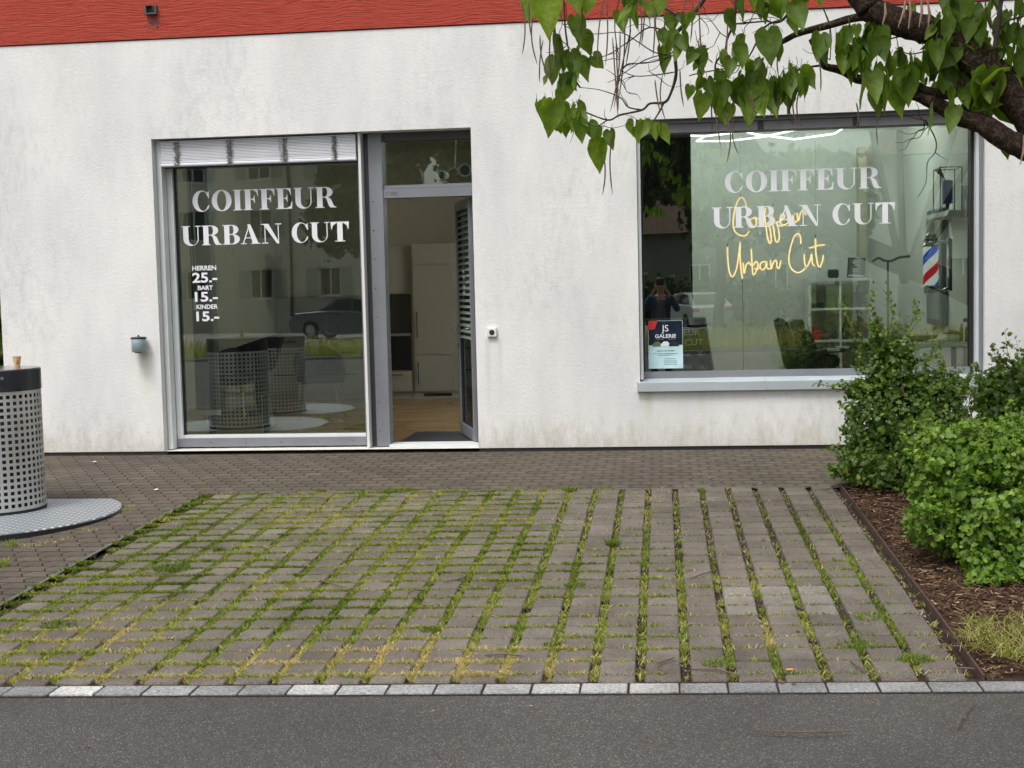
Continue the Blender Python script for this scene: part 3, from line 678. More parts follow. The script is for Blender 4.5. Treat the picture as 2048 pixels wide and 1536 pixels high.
# opening 1 frame ------------------------------------------------------
GY = .25
b = MB()
b.box(-4.583, -4.548, .085, .19, 0.012, 2.868, 1)         # left guide rail
b.box(-4.545, -4.492, .20, .31, .05, 2.868, 1)            # left frame
b.box(-4.599, -4.586, .10, .22, 0.012, 2.868, 1)
b.box(-4.491, -4.478, .235, .30, .13, 2.80, 2)            # gasket
b.box(-4.545, -2.735, .19, .31, .02, .098, 0)             # kick plate
b.box(-4.545, -2.735, .205, .30, .100, .128, 3)           # glazing bar, lighter
b.box(-2.695, -2.672, .065, .20, .012, 2.868, 4)          # bright guide rail
b.box(-2.733, -2.700, .19, .31, .02, 2.868, 0)
wf = b.build('shop_window', [MT['frame'], MT['frame_lt'], MT['gasket'], MT['frame_lt'], MT['white']], B)
b = MB(); b.box(-4.478, -2.734, GY, GY+.008, .128, 2.80); b.build('pane', MT['glass'], wf)
def bolts(pts, parent):
    b = MB(); b.lathe([(.007,0),(.005,.004)], 8, 0, Matrix.Rotation(R(90),4,'X')); o = b.build('bolt_head', MT['chrome'], parent, world=False)
    for i, p in enumerate(pts):
        c = o if i == 0 else o.copy()
        if i: COL.objects.link(c); c.parent = parent
        c.location = p
bolts([(-4.22+i*.34,.188,.062) for i in range(5)], wf)
# post and door frame
b = MB()
b.box(-2.671, -2.622, .18, .31, .012, 2.868, 1)
b.box(-2.622, -2.560, .150, .31, .012, 2.868, 0); b.box(-2.5585, -2.497, .145, .31, .012, 2.868, 0)
b.box(-2.497, O1[1], .16, .30, 2.283, 2.365, 0); b.box(-2.497, O1[1], .175, .30, 2.368, 2.398, 0)
b.box(-2.497, O1[1], .17, .31, 2.80, 2.868, 2)
b.box(-1.690, O1[1], .19, .31, .03, 2.28, 2); b.box(-1.680, O1[1], .19, .31, 2.40, 2.80, 2)
b.box(-2.497, O1[1], .10, .34, .006, .030, 3)
df = b.build('door_frame', [MT['frame'], MT['frame_dk'], MT['plinth'], MT['frame_lt']], B)
bolts([(-2.59,.149,.16+i*.262) for i in range(9)], df)
b = MB(); b.box(-2.497, -1.681, GY, GY+.008, 2.398, 2.80); b.build('transom_pane', MT['glass'], df)
p = at(771, 391, .158); text('C 002', .045, MT['ink'], TL((p.x,.1585,p.z)), df, .0004, name='room_number')
# open door leaf, swung inwards, hinged on the right
dT = TL((-1.70,.27,.035)) @ Matrix.Rotation(R(180-72.5),4,'Z')
DW, DH = .80, 2.235
b = MB()
for (a,c,z0,z1) in ((0,.045,0,DH),(DW-.05,DW,0,DH),(.045,DW-.05,0,.11),(.045,DW-.05,DH-.085,DH)): b.bbox(a,c,-.035,.035,z0,z1,.004,0,None,dT)
door = b.build('door', [MT['frame']], B)
b = MB(); b.box(.045,DW-.05,-.006,.006,.11,DH-.085,0,None,dT); b.build('door_pane', MT['doorglass'], door)
b = MB()
for (a,c,z0,z1) in ((.0452,.055,.112,DH-.087),(DW-.062,DW-.0502,.112,DH-.087),(.056,DW-.063,.112,.124),(.056,DW-.063,DH-.097,DH-.087)): b.box(a,c,-.022,.022,z0,z1,0,None,dT)
b.build('glazing_gasket', MT['gasket'], door)
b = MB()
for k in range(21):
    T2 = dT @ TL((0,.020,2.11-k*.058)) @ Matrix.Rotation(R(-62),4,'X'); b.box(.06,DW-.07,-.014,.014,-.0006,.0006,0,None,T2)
b.build('reflection_slats', MT['reflgreen'], door)  # added slats standing in for stripes reflected in the door glass
for sgn in (-1,1):
    b = MB(); y_ = .035*sgn
    b.tube([dT@Vector((DW-.037,y_,1.02)), dT@Vector((DW-.037,y_+.05*sgn,1.02)), dT@Vector((DW-.055,y_+.058*sgn,1.02)), dT@Vector((DW-.17,y_+.058*sgn,1.02))], .010, 10)
    b.bbox(DW-.052,DW-.022,min(y_,y_+.006*sgn),max(y_,y_+.006*sgn),.97,1.07,.002,0,None,dT)
    b.build('door_handle', MT['chrome'], door, smooth=False); b = MB(); b.bbox(DW-.048,DW-.026,min(y_,y_+.008*sgn),max(y_,y_+.008*sgn),.84,.88,.002,0,None,dT); b.build('lock', MT['chrome'], door)
L_ = []
for i, (s_, sz) in enumerate((('Gratis', .045), ('Termin', .045), ('', .0), ('07 600', .05), ('00 200', .05))):
    if s_:
        b_ = text(s_, sz, MT['vinyl'], dT @ TL((.42,.0365,1.56-i*.052)) @ Matrix.Rotation(PI,4,'Z'), None, .001); L_.append(b_)
for i in (0, 2): joinmesh('lettering', L_[i:i+2], door)
b = MB(); b.box(-2.46,-1.66,.335,1.25,.0155,.024); tag(b.build('door_mat', MT['mat']), 'dark charcoal door mat inside the open salon door', 'door mat')

# opening 2: salon window ------------------------------------------------
b = MB()
b.box(O2[0]+.004, O2[0]+.030, .05, .31, .60, 2.878, 1)
b.box(O2[0]+.030, 2.690, .21, .31, .600, .655, 0)
b.box(2.690, 2.718, .20, .31, .60, 2.76, 2); b.box(2.718, 2.742, .12, .31, .60, 2.80, 1); b.box(2.7425, 2.761, .05, .31, .60, 2.80, 0)
b.box(O2[0]+.031, O2[0]+.046, .23, .30, .656, 2.77, 3)
wf2 = b.build('salon_window', [MT['frame'], MT['frame_lt'], MT['gasket'], MT['gasket']], B)
b = MB(); b.box(O2[0]+.046, 2.690, GY, GY+.008, .656, 2.78); b.build('pane', MT['glass2'], wf2)
b = MB(); b.box(O2[0]+.005, O2[1]-.004, .055, .245, 2.765, 2.844, 0); b.box(O2[0]+.005, O2[1]-.004, .04, .098, 2.845, 2.879, 0)
bb = b.build('blind_box', [MT['boxgrey']], wf2)
for px_ in (1520, 1710):
    b = MB(); X0 = at(px_, 235, .1).x; b.box(X0-.025, X0+.025, .048, .0545, 2.768, 2.842); b.build('bracket', MT['gasket'], bb)
b = MB()
b.add([(O2[0]-.02,-.045,.575),(.905,-.045,.575),(.905,.209,.598),(O2[0]-.02,.209,.598)], [(0,1,2,3)]); b.box(O2[0]-.02,.905,-.047,-.040,.500,.5745)
b.add([(.909,-.045,.575),(O2[1]+.02,-.045,.575),(O2[1]+.02,.209,.598),(.909,.209,.598)], [(0,1,2,3)]); b.box(.909,O2[1]+.02,-.047,-.040,.500,.5745)
b.box(O2[0]-.024, O2[0]-.019, -.05, -.002, .495, .590); b.box(O2[1]+.019, O2[1]+.024, -.05, -.002, .495, .590)
b.box(O2[0]-.018, O2[1]+.018, -.040, -.001, .502, .508)
b.build('window_sill', MT['sill'], wf2)

# vinyl lettering, bold high-contrast roman capitals ------------------------
def ell(cx, cy, rx, ry, a0, a1, n=22): return [(cx+rx*math.cos(R(a0+(a1-a0)*i/n)), cy+ry*math.sin(R(a0+(a1-a0)*i/n))) for i in range(n+1)]
def ringp(o, i_): return [o[k:k+2]+i_[k:k+2][::-1] for k in range(len(o)-1)]
def rect(x0,x1,y0,y1): return [(x0,y0),(x1,y0),(x1,y1),(x0,y1)]
SF = .04
def stem(x0=.09, x1=.36, a=0, c=.45): return [rect(x0,x1,0,1), rect(a,c,0,SF), rect(a,c,1-SF,1)]
def gC():
    return ringp(ell(.45,.5,.45,.52,38,322,36), ell(.53,.5,.27,.475,38,322,36)) + [[(.80,.97),(.83,.97),(.84,.64),(.80,.64),(.765,.74),(.70,.82)]] + [[(.835,.30),(.80,.30),(.745,.22),(.70,.17),(.78,.12),(.80,.15)]]
def gO(): return ringp(ell(.5,.5,.5,.52,0,360,48), ell(.5,.5,.23,.475,0,360,48))
def gI(): return stem()
def gF(): return stem() + [rect(.36,.74,1-SF,1), [(.74,1),(.70,1),(.52,.96),(.66,.86),(.72,.66),(.75,.66)], rect(.36,.55,.50,.54), [(.57,.70),(.54,.70),(.52,.60),(.44,.54),(.44,.50),(.52,.44),(.54,.34),(.57,.34)]]
def gE(): return gF() + [rect(.36,.77,0,SF), [(.80,.36),(.765,.36),(.70,.13),(.52,.04),(.66,0),(.78,0)]]
def gU():
    o = ell(.49,.34,.40,.36,180,360,24); i_ = ell(.60,.34,.24,.305,180,360,24)
    return ringp(o,i_)+[rect(.09,.36,.34,1), rect(.84,.89,.34,1), rect(0,.45,1-SF,1), rect(.72,1.0,1-SF,1)]
def gT(): return [rect(.335,.605,0,1), rect(.21,.73,0,SF), rect(0.03,.91,1-SF,1), [(0,1),(.03,.62),(.06,.62),(.12,.82),(.335,.96),(.335,1)], [(.94,1),(.91,.62),(.88,.62),(.82,.82),(.605,.96),(.605,1)]]
def bowl(cx, cy, rx, ry, ix, iy): return ringp(ell(cx,cy,rx,ry,-90,90,22), ell(cx,cy,ix,iy,-90,90,22))
def gR(): return stem()+[rect(.36,.50,1-SF,1), rect(.36,.50,.49,.53)]+bowl(.50,.745,.37,.255,.10,.215)+[[(.50,.50),(.66,.49),(.78,.40),(.90,.10),(.97,.045),(1.04,.04),(1.04,0),(.74,0),(.66,.10),(.56,.42),(.46,.505)]]
def gB(): return stem()+[rect(.36,.50,1-SF,1), rect(.36,.50,.49,.53), rect(.36,.50,0,SF)]+bowl(.50,.755,.33,.245,.08,.205)+bowl(.50,.265,.39,.265,.12,.225)
def gA(): return [[(.36,1.0),(.52,1.0),(.92,.0),(.62,.0)], [(.10,.02),(.155,.02),(.43,.80),(.40,.88)], rect(.22,.64,.29,.33), rect(0,.30,0,SF), rect(.52,1.02,0,SF)]
def gN(): return [[(.10,1.0),(.38,1.0),(.93,.0),(.80,-.02)], rect(.17,.215,.0,.93), rect(.86,.905,.1,1), rect(0,.2,1-SF,1), rect(.72,1.05,1-SF,1), rect(.03,.36,0,SF)]
GL = dict(C=(gC,.90),O=(gO,1.0),I=(gI,.45),F=(gF,.75),E=(gE,.80),U=(gU,1.0),T=(gT,.94),R=(gR,1.04),B=(gB,.89),A=(gA,1.02),N=(gN,1.05))
def line_of(b, s_, x0, x1, z, H, y, gap, parent):
    wds = [(.42 if c == ' ' else GL[c][1]) for c in s_]; tot = sum(wds)+gap*(len(s_)-1); sx = (x1-x0)/tot; cx = x0; k = 0
    for c, wd in zip(s_, wds):
        if c == ' ': b.build('lettering', MT['vinyl'], parent); b = MB()
        else:
            for pl in GL[c][0]():
                k += 1; b.poly([(cx+p[0]*sx, z+p[1]*H) for p in pl], y-(k%7)*.00025)
        cx += (wd+gap)*sx
    b.build('lettering', MT['vinyl'], parent)
def two_lines(l1, l2, y, parent):
    for s_, (xa,xb,yb,yt,gap) in (('COIFFEUR',l1),('URBAN CUT',l2)):
        pa, pb, pt = at(xa,yb[0],y), at(xb,yb[1],y), at(xa,yt,y)
        zb = (pa.z+pb.z)/2; b = MB(); line_of(b, s_, pa.x, pb.x, zb, pt.z-pa.z, y, gap, parent)
two_lines((386,673,(424,414),383,.07), (364,699,(492,482),453,.05), GY-.003, wf)
two_lines((1450,1763,(386.5,375),344.5,.09), (1424.5,1790,(457,446),415.5,.07), GY-.003, wf2)
L_ = []
for s_, px_, py_, pxr, H in (('HERREN',384.5,541,432.5,9), ('25.-',385,565,435,19), ('BART',396,580,426,8.5), ('15.-',390,603,436,18.5), ('KINDER',393,618,436,8.5), ('15.-',393,642,438.5,18.5)):
    p = at(px_,py_,GY-.004); q = at(pxr,py_,GY-.004); t_ = at(px_,py_-H,GY-.004)
    hh = (t_.z-p.z)/.70; o = text(s_, hh, MT['vinyl'], TL((0,0,0)), None, hh*.028)
    xs_ = [v.co.x for v in o.data.vertices]; k = (q.x-p.x)/(max(xs_)-min(xs_)); m0 = min(xs_)
    for v in o.data.vertices: v.co = Vector((p.x+(v.co.x-m0)*k, GY-.004, p.z+v.co.z))
    L_.append(o)
joinmesh('price_lettering', L_, wf)

# ------------------------------------------------------------------ things on and before the facade
p = at(284, 690)
t = thing('wall_ashtray', 'grey round ashtray with black lid screwed to the white wall left of the shop window', 'ashtray', (p.x, -.075, .94))
b = MB(); b.lathe([(.060,-.005),(.066,.0),(.068,.115),(.066,.118)], 28); b.build('bowl', MT['grey_ash'], t, True, world=False)
b = MB(); b.lathe([(.072,.118),(.073,.124),(.070,.131),(.02,.136)], 28); b.lathe([(.010,.134),(.006,.150),(.004,.152)], 10); b.box(-.02,.02,.05,.074,.02,.10); b.build('lid', MT['black'], t, world=False)
b = MB(); b.box(-.03,.012,-.02,.02,-.014,-.004); b.tube([(-.03,-.03,-.009),(-.012,-.04,-.008),(.0,-.03,-.008)], .003, 6); b.build('emptying_latch', MT['black'], t, world=False)
p = at(984.5, 664.5)
t = thing('door_bell', 'small white square bell box with round black button on the wall right of the door', 'door bell', (p.x,-.0,p.z))
b = MB(); b.bbox(-.042,.042,-.030,-.001,-.042,.042,.006); b.build('plate', MT['white'], t, world=False)
b = MB(); b.lathe([(.023,0),(.023,.003),(.018,.004)], 24, 0, TL((0,-.031,0)) @ Matrix.Rotation(R(90),4,'X')); b.build('button', MT['black'], t, world=False)
b = MB(); b.lathe([(.005,0),(.004,.002)], 12, 0, TL((0,-.0355,0)) @ Matrix.Rotation(R(90),4,'X')); b.build('lens', MT['chrome'], t, world=False)

# perforated litter columns of an underground container ---------------
def litter_bin(loc, label, H=1.05, Rr=.343, platform=True):
    t = thing('litter_bin', label, 'litter bin', loc, 'perforated steel litter bins')
    b = MB(); NC, NR = 45, 18; z0, z1 = .035, .895; hole = .56; thr = .004
    da = 2*PI/NC; dz = (z1-z0-.03)/NR
    def pt(r, a, z): return (r*math.cos(a), r*math.sin(a), z)
    for i in range(NC):
        a0 = i*da; a3 = a0+da; a1 = a0+da*(1-hole)/2; a2 = a3-da*(1-hole)/2
        for j in range(NR):
            c0 = z0+.015+j*dz; c3 = c0+dz; c1 = c0+dz*(1-hole)/2; c2 = c3-dz*(1-hole)/2
            vs = [pt(Rr,a,z) for z in (c0,c1,c2,c3) for a in (a0,a1,a2,a3)]
            n = len(b.v)
            vs += [pt(Rr-thr,a,z) for (a,z) in ((a1,c1),(a2,c1),(a2,c2),(a1,c2))]
            b.add(vs, [(0,1,5,4),(1,2,6,5),(2,3,7,6),(4,5,9,8),(6,7,11,10),(8,9,13,12),(9,10,14,13),(10,11,15,14),(5,6,17,16),(6,10,18,17),(10,9,19,18),(9,5,16,19)])
        b.add([pt(Rr,a0,z0),pt(Rr,a3,z0),pt(Rr,a3,z0+.015),pt(Rr,a0,z0+.015)], [(0,1,2,3)]); b.add([pt(Rr,a0,z1-.015),pt(Rr,a3,z1-.015),pt(Rr,a3,z1),pt(Rr,a0,z1)], [(0,1,2,3)])
    b.build('perforated_drum', MT['steel'], t, world=False)
    b = MB(); b.lathe([(Rr-.02,.03),(Rr-.02,z1)], 48); b.build('inner_liner', MT['liner'], t, True, world=False)
    b = MB(); b.lathe([(Rr-.01,z1+.001),(Rr+.006,z1+.001),(Rr+.006,H-.006),(Rr,H)], 64); b.build('cap', MT['cap'], t, world=False)
    b = MB(); b.lathe([(Rr-.001,H+.0005),(Rr-.004,H+.004)], 64); b.build('lid', MT['captop'], t, world=False)
    b = MB(); a = R(-50); b.lathe([(.012,0),(.012,.004)], 6, 0, TL(((Rr+.006)*math.cos(a),(Rr+.006)*math.sin(a),H-.055)) @ Matrix.Rotation(a,4,'Z') @ Matrix.Rotation(R(90),4,'Y')); b.build('lock', MT['chrome'], t, world=False)
    b = MB(); b.lathe([(Rr+.004,.012),(Rr+.004,.034)], 48); b.build('foot_ring', MT['gasket'], t, world=False)
    if platform:
        b = MB(); b.lathe([(.965,-.03),(.965,.010),(.955,.014)], 96, 0, TL((-.01,-.20,0))); b.build('platform', MT['tread'], t, world=False)
        b = MB(); b.lathe([(.985,-.03),(.985,.006),(.970,.007)], 96, 0, TL((-.01,-.20,0))); b.build('platform_rim', MT['gasket'], t, world=False)
    return t
BX, BY = -4.882, -2.60
bin_ = litter_bin((BX, BY, gz(BY)), 'perforated steel litter bin with dark cap and a paper cup on its lid')
bin2 = copy_tree(bin_); bin2.location = (-5.2, -5.35, gz(-5.35)); bin2['label'] = 'second perforated steel litter bin nearer the street, left of the parking bay'
cz = gz(BY)+1.055
def cup(loc, label, s_=1.):
    t = thing('paper_cup', label, 'paper cup', loc)
    b = MB(); b.lathe([(.021*s_,0),(.031*s_,.072*s_)], 24, 0, None, None, False); b.lathe([(.0205*s_,.002)]*1+[(.0300*s_,.0715*s_)], 24, 0, None, None, False); b.lathe([(.031*s_,.070*s_),(.033*s_,.072*s_),(.031*s_,.0745*s_)], 24, 0, None, None, False)
    b.lathe([(.0212*s_,.0),(.0212*s_,.003)], 24)
    b.build('cup_body', MT['paper'], t, True, world=False)
    b = MB()
    for (a0,z0_,a1,z1_) in ((-75,.030,-35,.036),(-80,.016,-40,.024),(-70,.041,-48,.045)):
        n = 6; vs = []
        for z_ in (z0_,z1_):
            for k in range(n): a = R(a0+(a1-a0)*k/(n-1)); r_ = (.021+.010*z_/.072+.0006)*s_; vs.append((r_*math.cos(a), r_*math.sin(a), z_*s_))
        b.add(vs, [(k,k+1,n+k+1,n+k) for k in range(n-1)])
    b.build('print', MT['paper_in'], t, world=False)
    return t
p = at(34.5, 733, -2.42)
c1 = cup((p.x, -2.42, cz), 'brown paper cup standing on the lid of the litter bin')
b = MB(); b.tube([(p.x-.012,-2.42,cz+.01),(p.x-.040,-2.415,cz+.105)], .0022, 6); tag(b.build('stirring_stick', MT['white']), 'thin pale stirring stick leaning in the cup on the litter bin', 'stirrer')
# low wall and hedge beyond the building corner
b = MB(); b.box(-16,-6.9,2.2,2.45,-.4,.62); tag(b.build('low_wall', MT['pave']), 'low pale concrete wall beyond the left corner of the building', 'wall')
def leafcloud(n, blobs, size, seed, up=.3, shell=.55, cut=None):
    """small lobed leaves spread over the outer part of ellipsoids; returns V,F,vals"""
    g = np.random.default_rng(seed); wts = np.array([b_[3]*b_[4]+b_[4]*b_[5]+b_[3]*b_[5] for b_ in blobs]); wts = wts/wts.sum()
    k = g.choice(len(blobs), n, p=wts); B_ = np.array(blobs)[k]
    d = g.normal(size=(n,3)); d /= np.linalg.norm(d,axis=1)[:,None]
    lump = .66+.52*vnoise(d[:,0]*3.1+k*7+9, d[:,2]*3.3+d[:,1]*2.1+13, seed)+g.normal(0,.06,n)
    r_ = (shell+(1-shell)*g.random(n)**.6)*lump
    c = B_[:,:3]+d*r_[:,None]*B_[:,3:6]
    if cut is not None: m = cut(c); c = c[m]; d = d[m]; r_ = r_[m]
    n = len(c)
    nr_ = d*.7+g.normal(0,.55,(n,3)); nr_[:,2] += up; nr_ /= np.linalg.norm(nr_,axis=1)[:,None]
    t_ = np.cross(nr_, g.normal(size=(n,3))); t_[:,2] -= .25; t_ -= nr_*(t_*nr_).sum(1)[:,None]; t_ /= np.linalg.norm(t_,axis=1)[:,None]; s_ = np.cross(nr_,t_)
    sz = size*g.uniform(.55,1.25,n)
    out = np.array([(-.05,0),(.10,.42),(.42,.30),(.52,.52),(.74,.22),(1.,0),(.74,-.22),(.52,-.52),(.42,-.30),(.10,-.42)])
    lift = np.array([0,.16,.05,.18,.0,-.12,.0,.18,.05,.16])
    V = c[:,None,:]+sz[:,None,None]*(out[None,:,0,None]*t_[:,None,:]+out[None,:,1,None]*s_[:,None,:]+lift[None,:,None]*nr_[:,None,:])
    F = []
    for f in ((0,1,2,8,9),(2,3,4,7,8),(4,5,6,7,7)): pass
    base_ = (np.arange(n)*10)[:,None]
    tri = np.array([(0,1,2),(0,2,8),(0,8,9),(2,3,4),(2,4,6),(2,6,8),(6,7,8),(4,5,6)])
    F = (base_[:,None,:]+tri[None]).reshape(-1,3)
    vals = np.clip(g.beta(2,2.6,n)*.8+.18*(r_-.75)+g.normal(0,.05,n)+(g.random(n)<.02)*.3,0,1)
    return V.reshape(-1,3), F, np.repeat(vals,10)
def merge(parts):
    V=[];F=[];A=[];o=0
    for v,f,a in parts: V.append(v);F.append(f+o);A.append(a);o+=len(v)
    return np.concatenate(V),np.concatenate(F),np.concatenate(A)
hd = thing('hedge', 'dark green hedge beyond the left corner of the building', 'hedge', (-8.5,3.2,-.1))
b = MB(); 
for i in range(14): b.tube([(-9.6+i*.2+rnd.uniform(-.05,.05),3.6,-.2),(-9.6+i*.2+rnd.uniform(-.1,.1),3.6,1.6)], [.02,.008], 5)
b.build('stem', MT['twig'], hd)
V,F,A = leafcloud(9000, [(-8.6,3.6,.9,1.5,.7,1.1),(-7.9,3.9,1.5,1.0,.7,.9)], .11, 31); np_mesh('leaves', V,F,A, MT['shrubd'], hd)

# ------------------------------------------------------------------ shrubs in the bed
def shoot(b, base_, tip, n=8, wob=.03, r0=.006):
    pts = []; 
    for i in range(n+1):
        t_ = i/n; pts.append(Vector(base_)*(1-t_)+Vector(tip)*t_+Vector((rnd.gauss(0,wob),rnd.gauss(0,wob),0))*math.sin(PI*t_))
    b.tube(spline(pts,2), [r0*(1-.75*i/(2*n)) for i in range(2*n+1)], 6); return pts
def leaves_on(pts, n, size, seed, t0=.2, spread=.018):
    g = np.random.default_rng(seed); P_ = np.array([tuple(p) for p in spline(pts,4)]); m = len(P_)
    k = (t0+(1-t0)*g.random(n))*(m-1); i0 = np.floor(k).astype(int); i0 = np.clip(i0,0,m-2); fr_ = k-i0
    c = P_[i0]*(1-fr_)[:,None]+P_[i0+1]*fr_[:,None]+g.normal(0,spread,(n,3))
    bl_ = []
    d = g.normal(size=(n,3)); d /= np.linalg.norm(d,axis=1)[:,None]
    nr_ = g.normal(0,.6,(n,3)); nr_[:,2] += .7; nr_[:,1] -= .3; nr_ /= np.linalg.norm(nr_,axis=1)[:,None]
    t_ = d-nr_*(d*nr_).sum(1)[:,None]; t_ /= np.linalg.norm(t_,axis=1)[:,None]; s_ = np.cross(nr_,t_); sz = size*g.uniform(.6,1.2,n)
    out = np.array([(-.05,0),(.10,.42),(.42,.30),(.52,.52),(.74,.22),(1.,0),(.74,-.22),(.52,-.52),(.42,-.30),(.10,-.42)]); lift = np.array([0,.16,.05,.18,.0,-.12,.0,.18,.05,.16])
    V = c[:,None,:]+sz[:,None,None]*(out[None,:,0,None]*t_[:,None,:]+out[None,:,1,None]*s_[:,None,:]+lift[None,:,None]*nr_[:,None,:])
    tri = np.array([(0,1,2),(0,2,8),(0,8,9),(2,3,4),(2,4,6),(2,6,8),(6,7,8),(4,5,6)]); F = ((np.arange(n)*10)[:,None,None]+tri[None]).reshape(-1,3)
    return V.reshape(-1,3), F, np.repeat(np.clip(g.beta(2,2,n)*.85+.08,0,.93),10)
noSoil = lambda c: c[:,2] > (-.03+.03*c[:,1]+.06)
def shrub(label, loc, blobs, n, size, m, seed, shoots, stems):
    t = thing('shrub', label, 'shrub', loc, 'currant shrubs in the mulch bed')
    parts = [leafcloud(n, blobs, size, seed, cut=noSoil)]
    b = MB()
    for (bp, tp, nl, sz) in shoots:
        pts = shoot(b, bp, tp); parts.append(leaves_on(pts, nl, sz, seed+len(parts), .25))
    for i in range(int(len(blobs)*7)):
        bb_ = blobs[i % len(blobs)]; a = rnd.uniform(0,2*PI); u_ = rnd.uniform(.15,1.); ho = math.sqrt(1-u_*u_)
        d_ = Vector((math.cos(a)*ho*bb_[3], math.sin(a)*ho*bb_[4], u_*bb_[5])); c_ = Vector(bb_[:3]); k_ = rnd.uniform(1.1,1.4+.35*u_)
        pts = shoot(b, tuple(c_+d_*.3), tuple(c_+d_*k_+Vector((0,0,rnd.uniform(0,.06)))), 5, .012, .003); parts.append(leaves_on(pts, 34, size*.85, seed+500+i, .35, .014))
    for i in range(stems):
        bb_ = blobs[i % len(blobs)]; a = rnd.uniform(0,2*PI)
        shoot(b, (loc[0]+rnd.uniform(-.15,.15), loc[1]+rnd.uniform(-.12,.12), loc[2]-.03), (bb_[0]+math.cos(a)*bb_[3]*.8, bb_[1]+math.sin(a)*bb_[4]*.8, bb_[2]+bb_[5]*rnd.uniform(.2,.9)), 6, .02, .008)
    b.build('stems', MT['stem'], t)
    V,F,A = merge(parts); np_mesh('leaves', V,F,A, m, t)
    return t
def bl(px_, py_, y, rx, ry, rz):          # ellipsoid centred where the photo shows that part of the shrub, at depth y
    p = at(px_,py_,y); return (p.x,p.y,p.z,rx,ry,rz)
y1 = -1.75
S1 = [bl(1890,940,y1-.55,.26,.28,.26), bl(1840,890,y1-.4,.24,.26,.24), bl(1760,930,y1-.1,.34,.36,.27), bl(1800,965,y1-.35,.36,.30,.24), bl(1745,850,y1,.26,.30,.28), bl(1810,840,y1-.1,.32,.32,.30), bl(1800,770,y1+.05,.26,.24,.20), bl(1880,780,y1+.1,.24,.24,.16), bl(1880,850,y1-.1,.26,.30,.30), bl(1700,1000-35,y1-.1,.13,.18,.16), bl(1790,735,y1,.17,.18,.15), bl(1730,778,y1,.18,.16,.06),bl(1760,700,y1,.12,.12,.13)]
def P_(px_,py_,y): return tuple(at(px_,py_,y))
sh = [(P_(1790,800,y1),P_(1735,552,y1),95,.028),(P_(1800,780,y1),P_(1778,572,y1-.05),90,.028),(P_(1760,800,y1),P_(1686,608,y1),60,.028),(P_(1810,780,y1),P_(1835,600,y1+.05),90,.030),
      (P_(1800,780,y1),P_(1795,640,y1),90,.030),(P_(1840,790,y1),P_(1880,690,y1),60,.030),(P_(1850,800,y1),P_(1920,735,y1),70,.028),(P_(1720,790,y1),P_(1628,766,y1-.05),40,.028),(P_(1770,790,y1),P_(1745,660,y1),70,.028),
      (P_(1770,760,y1),P_(1815,655,y1-.05),80,.03),(P_(1860,800,y1),P_(1860,660,y1+.1),40,.028),(P_(1740,790,y1),P_(1715,700,y1),60,.028),(P_(1880,800,y1),P_(1955,740,y1),50,.026)]
s1_ = shrub('tall dark green shrub with leafy shoots rising in front of the salon window', (1.95,-1.8,gz(-1.8)), S1, 12500, .037, MT['shrubd'], 41, sh, 16)
y2 = -4.15
S2 = [bl(1905,960,y2,.24,.30,.24), bl(1960,910,y2+.1,.26,.34,.20), bl(2030,930,y2,.30,.40,.27), bl(1900,1040,y2-.1,.23,.30,.19), bl(1975,1040,y2-.25,.28,.34,.24), bl(2050,1060,y2-.3,.30,.40,.30), bl(2010,1130,y2-.5,.22,.26,.15), bl(1975,1160,y2-.6,.13,.18,.08), bl(1880,900,y2+.15,.15,.2,.10)]
sh = [(P_(1900,960,y2),P_(1868,845,y2+.1),45,.028),(P_(1950,900,y2),P_(1935,838,y2),45,.03),(P_(2000,900,y2),P_(2010,845,y2),45,.03),(P_(1990,1120,y2-.5),P_(1940,1192,y2-.75),40,.03),(P_(2020,1130,y2-.5),P_(2040,1195,y2-.75),50,.03),(P_(1900,1040,y2-.1),P_(1838,1052,y2-.2),40,.03)]
shrub('bright green bushy shrub at the front of the mulch bed', (2.1,-4.25,gz(-4.25)), S2, 11500, .039, MT['shrub'], 47, sh, 14)
y3 = -2.9
S3 = [bl(2030,800,y3,.30,.32,.26), bl(2010,880,y3,.26,.32,.28), bl(2075,850,y3,.36,.36,.34), bl(1990,810,y3,.12,.2,.2), bl(2040,950,y3,.34,.36,.26)]
sh = [(P_(2020,800,y3),P_(1985,738,y3),50,.03),(P_(2040,780,y3),P_(2030,722,y3),60,.03),(P_(2060,780,y3),P_(2060,725,y3),60,.03)]
shrub('dark shrub with some reddish leaves at the right rear of the bed', (2.75,-2.9,gz(-2.9)), S3, 6500, .038, MT['shrubd'], 53, sh, 10)
for i in range(9):
    b = MB(); p0 = P_(1935+rnd.uniform(-12,12), 850, y1+.15); p1 = P_(1915+rnd.uniform(0,60), 775+rnd.uniform(-8,25), y1+.1); shoot(b, p0, p1, 5, .02, .004); b.build('bare_twig', MT['twig'], s1_)

